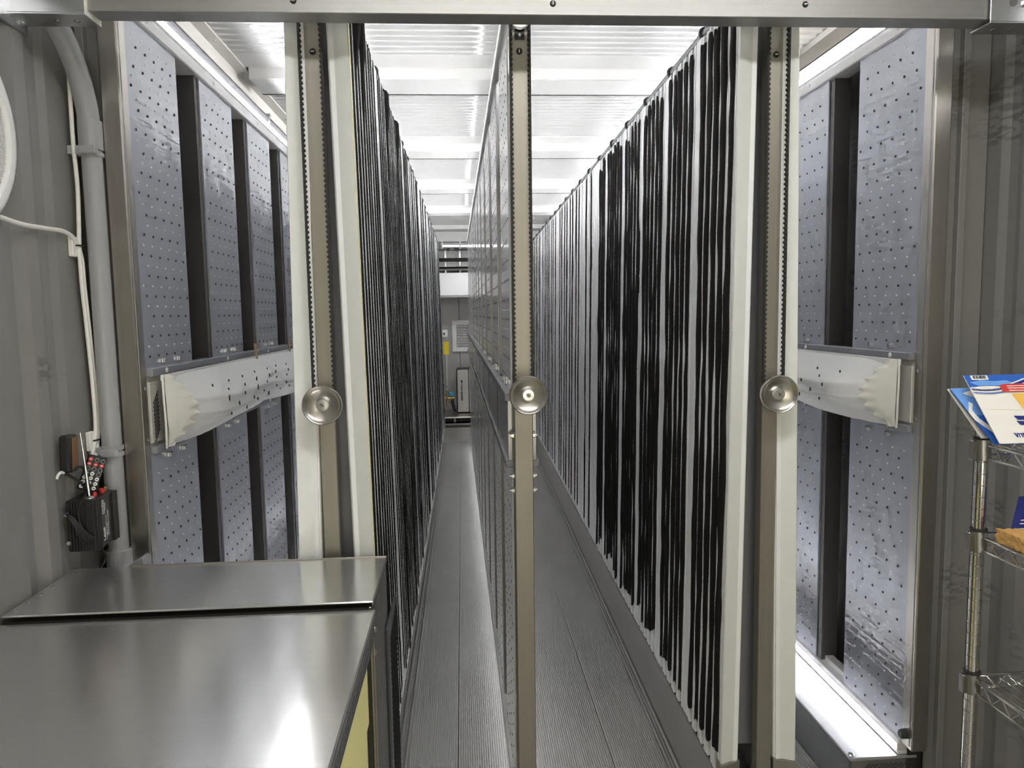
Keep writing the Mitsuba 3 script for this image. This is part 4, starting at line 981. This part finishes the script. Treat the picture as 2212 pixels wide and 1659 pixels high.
for x, lab in ((-.29, 'small dark bar light under the far ceiling, left one'), (-.07, 'small dark bar light under the far ceiling, right one')):
    t = thing('bar_light', lab, 'light fitting')
    part(t, 'arm', bx(x, x + .16, 9.20, 9.215, .775, .790), 'm_black', False)
    part(t, 'block', bx(x + (.12 if x < -.2 else 0), x + (.16 if x < -.2 else .04), 9.18, 9.22, .765, .80, .003), 'm_black', False)
    part(t, 'stem', bx(x + .06, x + .075, 9.2, 9.21, .79, .89), 'm_rib', False)
t = thing('ceiling_lamp', 'white ceiling lamp over the far end past the grow walls', 'lamp')
part(t, 'housing', bx(-.25, .55, 9.50, 9.80, .868, .888, .004), 'm_white', False)
scene[t + '__diffuser'] = mikit.ply(sheet(np.array([[[x, y, .866 + H] for y in (9.52, 9.78)] for x in (-.23, .53)])), 'm_white', emitter=emit(L_FAR))
t = thing('vent_grille', 'white louvred vent grille on the far end wall', 'vent')
part(t, 'frame', cat(bx(-.145, .32, 10.625, 10.648, -.15, -.09, .003), bx(-.145, .32, 10.625, 10.648, -.54, -.475, .003), bx(-.145, -.085, 10.625, 10.648, -.475, -.15), bx(.26, .32, 10.625, 10.648, -.475, -.15)), 'm_white', False)
part(t, 'dark_back', bx(-.085, .26, 10.643, 10.648, -.475, -.15), 'm_gap', False)
for k in range(14):
    part(t, 'louvre', bx(-.085, .26, 10.628, 10.645, -.463 + .0228 * k, -.451 + .0228 * k), 'm_white', False)
t = thing('sensor', 'small white sensor box with dark display, hanging near the far end wall', 'sensor')
part(t, 'case', bx(-.272, -.200, 10.20, 10.23, -.315, -.215, .004), 'm_white', False)
part(t, 'arm', bx(-.245, -.225, 10.228, 10.652, -.275, -.255), 'm_pvc', False)
part(t, 'display', bx(-.262, -.238, 10.198, 10.2, -.285, -.255), 'm_black', False)
part(t, 'handle', tube([[-.268, 10.21, -.216], [-.268, 10.21, -.16], [-.222, 10.21, -.16], [-.222, 10.21, -.216]], .006, 8), 'm_pvc', 40)
solo('sticky_card', bx(-.262, -.188, 10.20, 10.204, -.555, -.375), 'm_card', 'yellow sticky insect card hanging below the sensor at the far end', 'sticky trap', smooth=False)
solo('hanging_string', tube([[-.246, 10.206, -.312], [-.245, 10.203, -.385]], .003, 5), 'm_pvc', 'thin wire between the sensor and the yellow card', 'wire')
solo('white_pipe', tube([[-.232, 10.60, -.56], [-.232, 10.60, -1.30]], .010, 8), 'm_white', 'thin white upright pipe at the far end wall', 'pipe')
t = thing('water_tank', 'cream upright case with a dark outline and lettering up its side, at the far end', 'appliance')
part(t, 'body', bx(-.098, .34, 10.24, 10.60, -1.372, -.762, .02), 'm_black', False)
part(t, 'front', bx(-.085, .068, 10.232, 10.25, -1.36, -.775, .008), 'm_cream', False)
part(t, 'front', bx(.078, .33, 10.232, 10.25, -1.36, -.775, .008), 'm_cream', False)
rb = np.random.default_rng(5); zz = -.915; marks = []
while zz > -1.185:
    w = rb.choice([.006, .009, .012]); marks.append(bx(-.036 - rb.choice([0, .004]), -.012, 10.229, 10.233, zz - w, zz)); zz -= w + rb.choice([.005, .006, .016])
part(t, 'faded_print', cat(marks), 'm_black', False, 'row of small dark print marks', kind='stuff')
t = thing('valve_manifold', 'brass valves with a blue handle beside the cream case at the far end', 'valve')
part(t, 'pipes', cat(tube([[-.275, 10.35, -1.17], [-.13, 10.35, -1.17]], .014, 8), tube([[-.24, 10.35, -1.06], [-.24, 10.35, -1.30]], .013, 8), tube([[-.19, 10.35, -1.12], [-.19, 10.35, -1.24]], .013, 8), trimesh.creation.icosphere(1, .024).apply_translation([-.24, 10.35, -1.17]), trimesh.creation.icosphere(1, .022).apply_translation([-.17, 10.35, -1.19])), 'm_brass', 40)
part(t, 'blue_valve', bx(-.205, -.122, 10.30, 10.36, -1.145, -1.085, .01), 'm_teal', False, 'blue valve body')
part(t, 'hose', tube([[-.275, 10.4, -.985], [-.225, 10.4, -1.01], [-.205, 10.4, -1.06], [-.235, 10.4, -1.11], [-.27, 10.4, -1.12]], .013, 8, 6), 'm_pvc', True, 'grey bent hose')
part(t, 'drain_hose', tube([[-.165, 10.35, -1.19], [-.15, 10.33, -1.28], [-.13, 10.30, -1.35]], .020, 8, 4), 'm_black', True, 'black hose')
t = thing('base_duct', 'grey metal base with dark openings across the far end of the floor', 'cabinet')
part(t, 'shelf', bx(XL + .01, XR - .01, 9.85, 10.62, -1.395, -1.375, .003), 'm_alu', False)
part(t, 'front', cat(bx(XL + .01, XR - .01, 9.60, 9.62, ZF, -1.425), *[bx(x, x + .03, 9.86, 9.88, ZF, -1.395) for x in (-.30, -.14, .10, .40)]), 'm_alu', False)
part(t, 'dark_inside', bx(XL + .02, XR - .02, 9.95, 9.96, ZF, -1.396), 'm_gap', False)
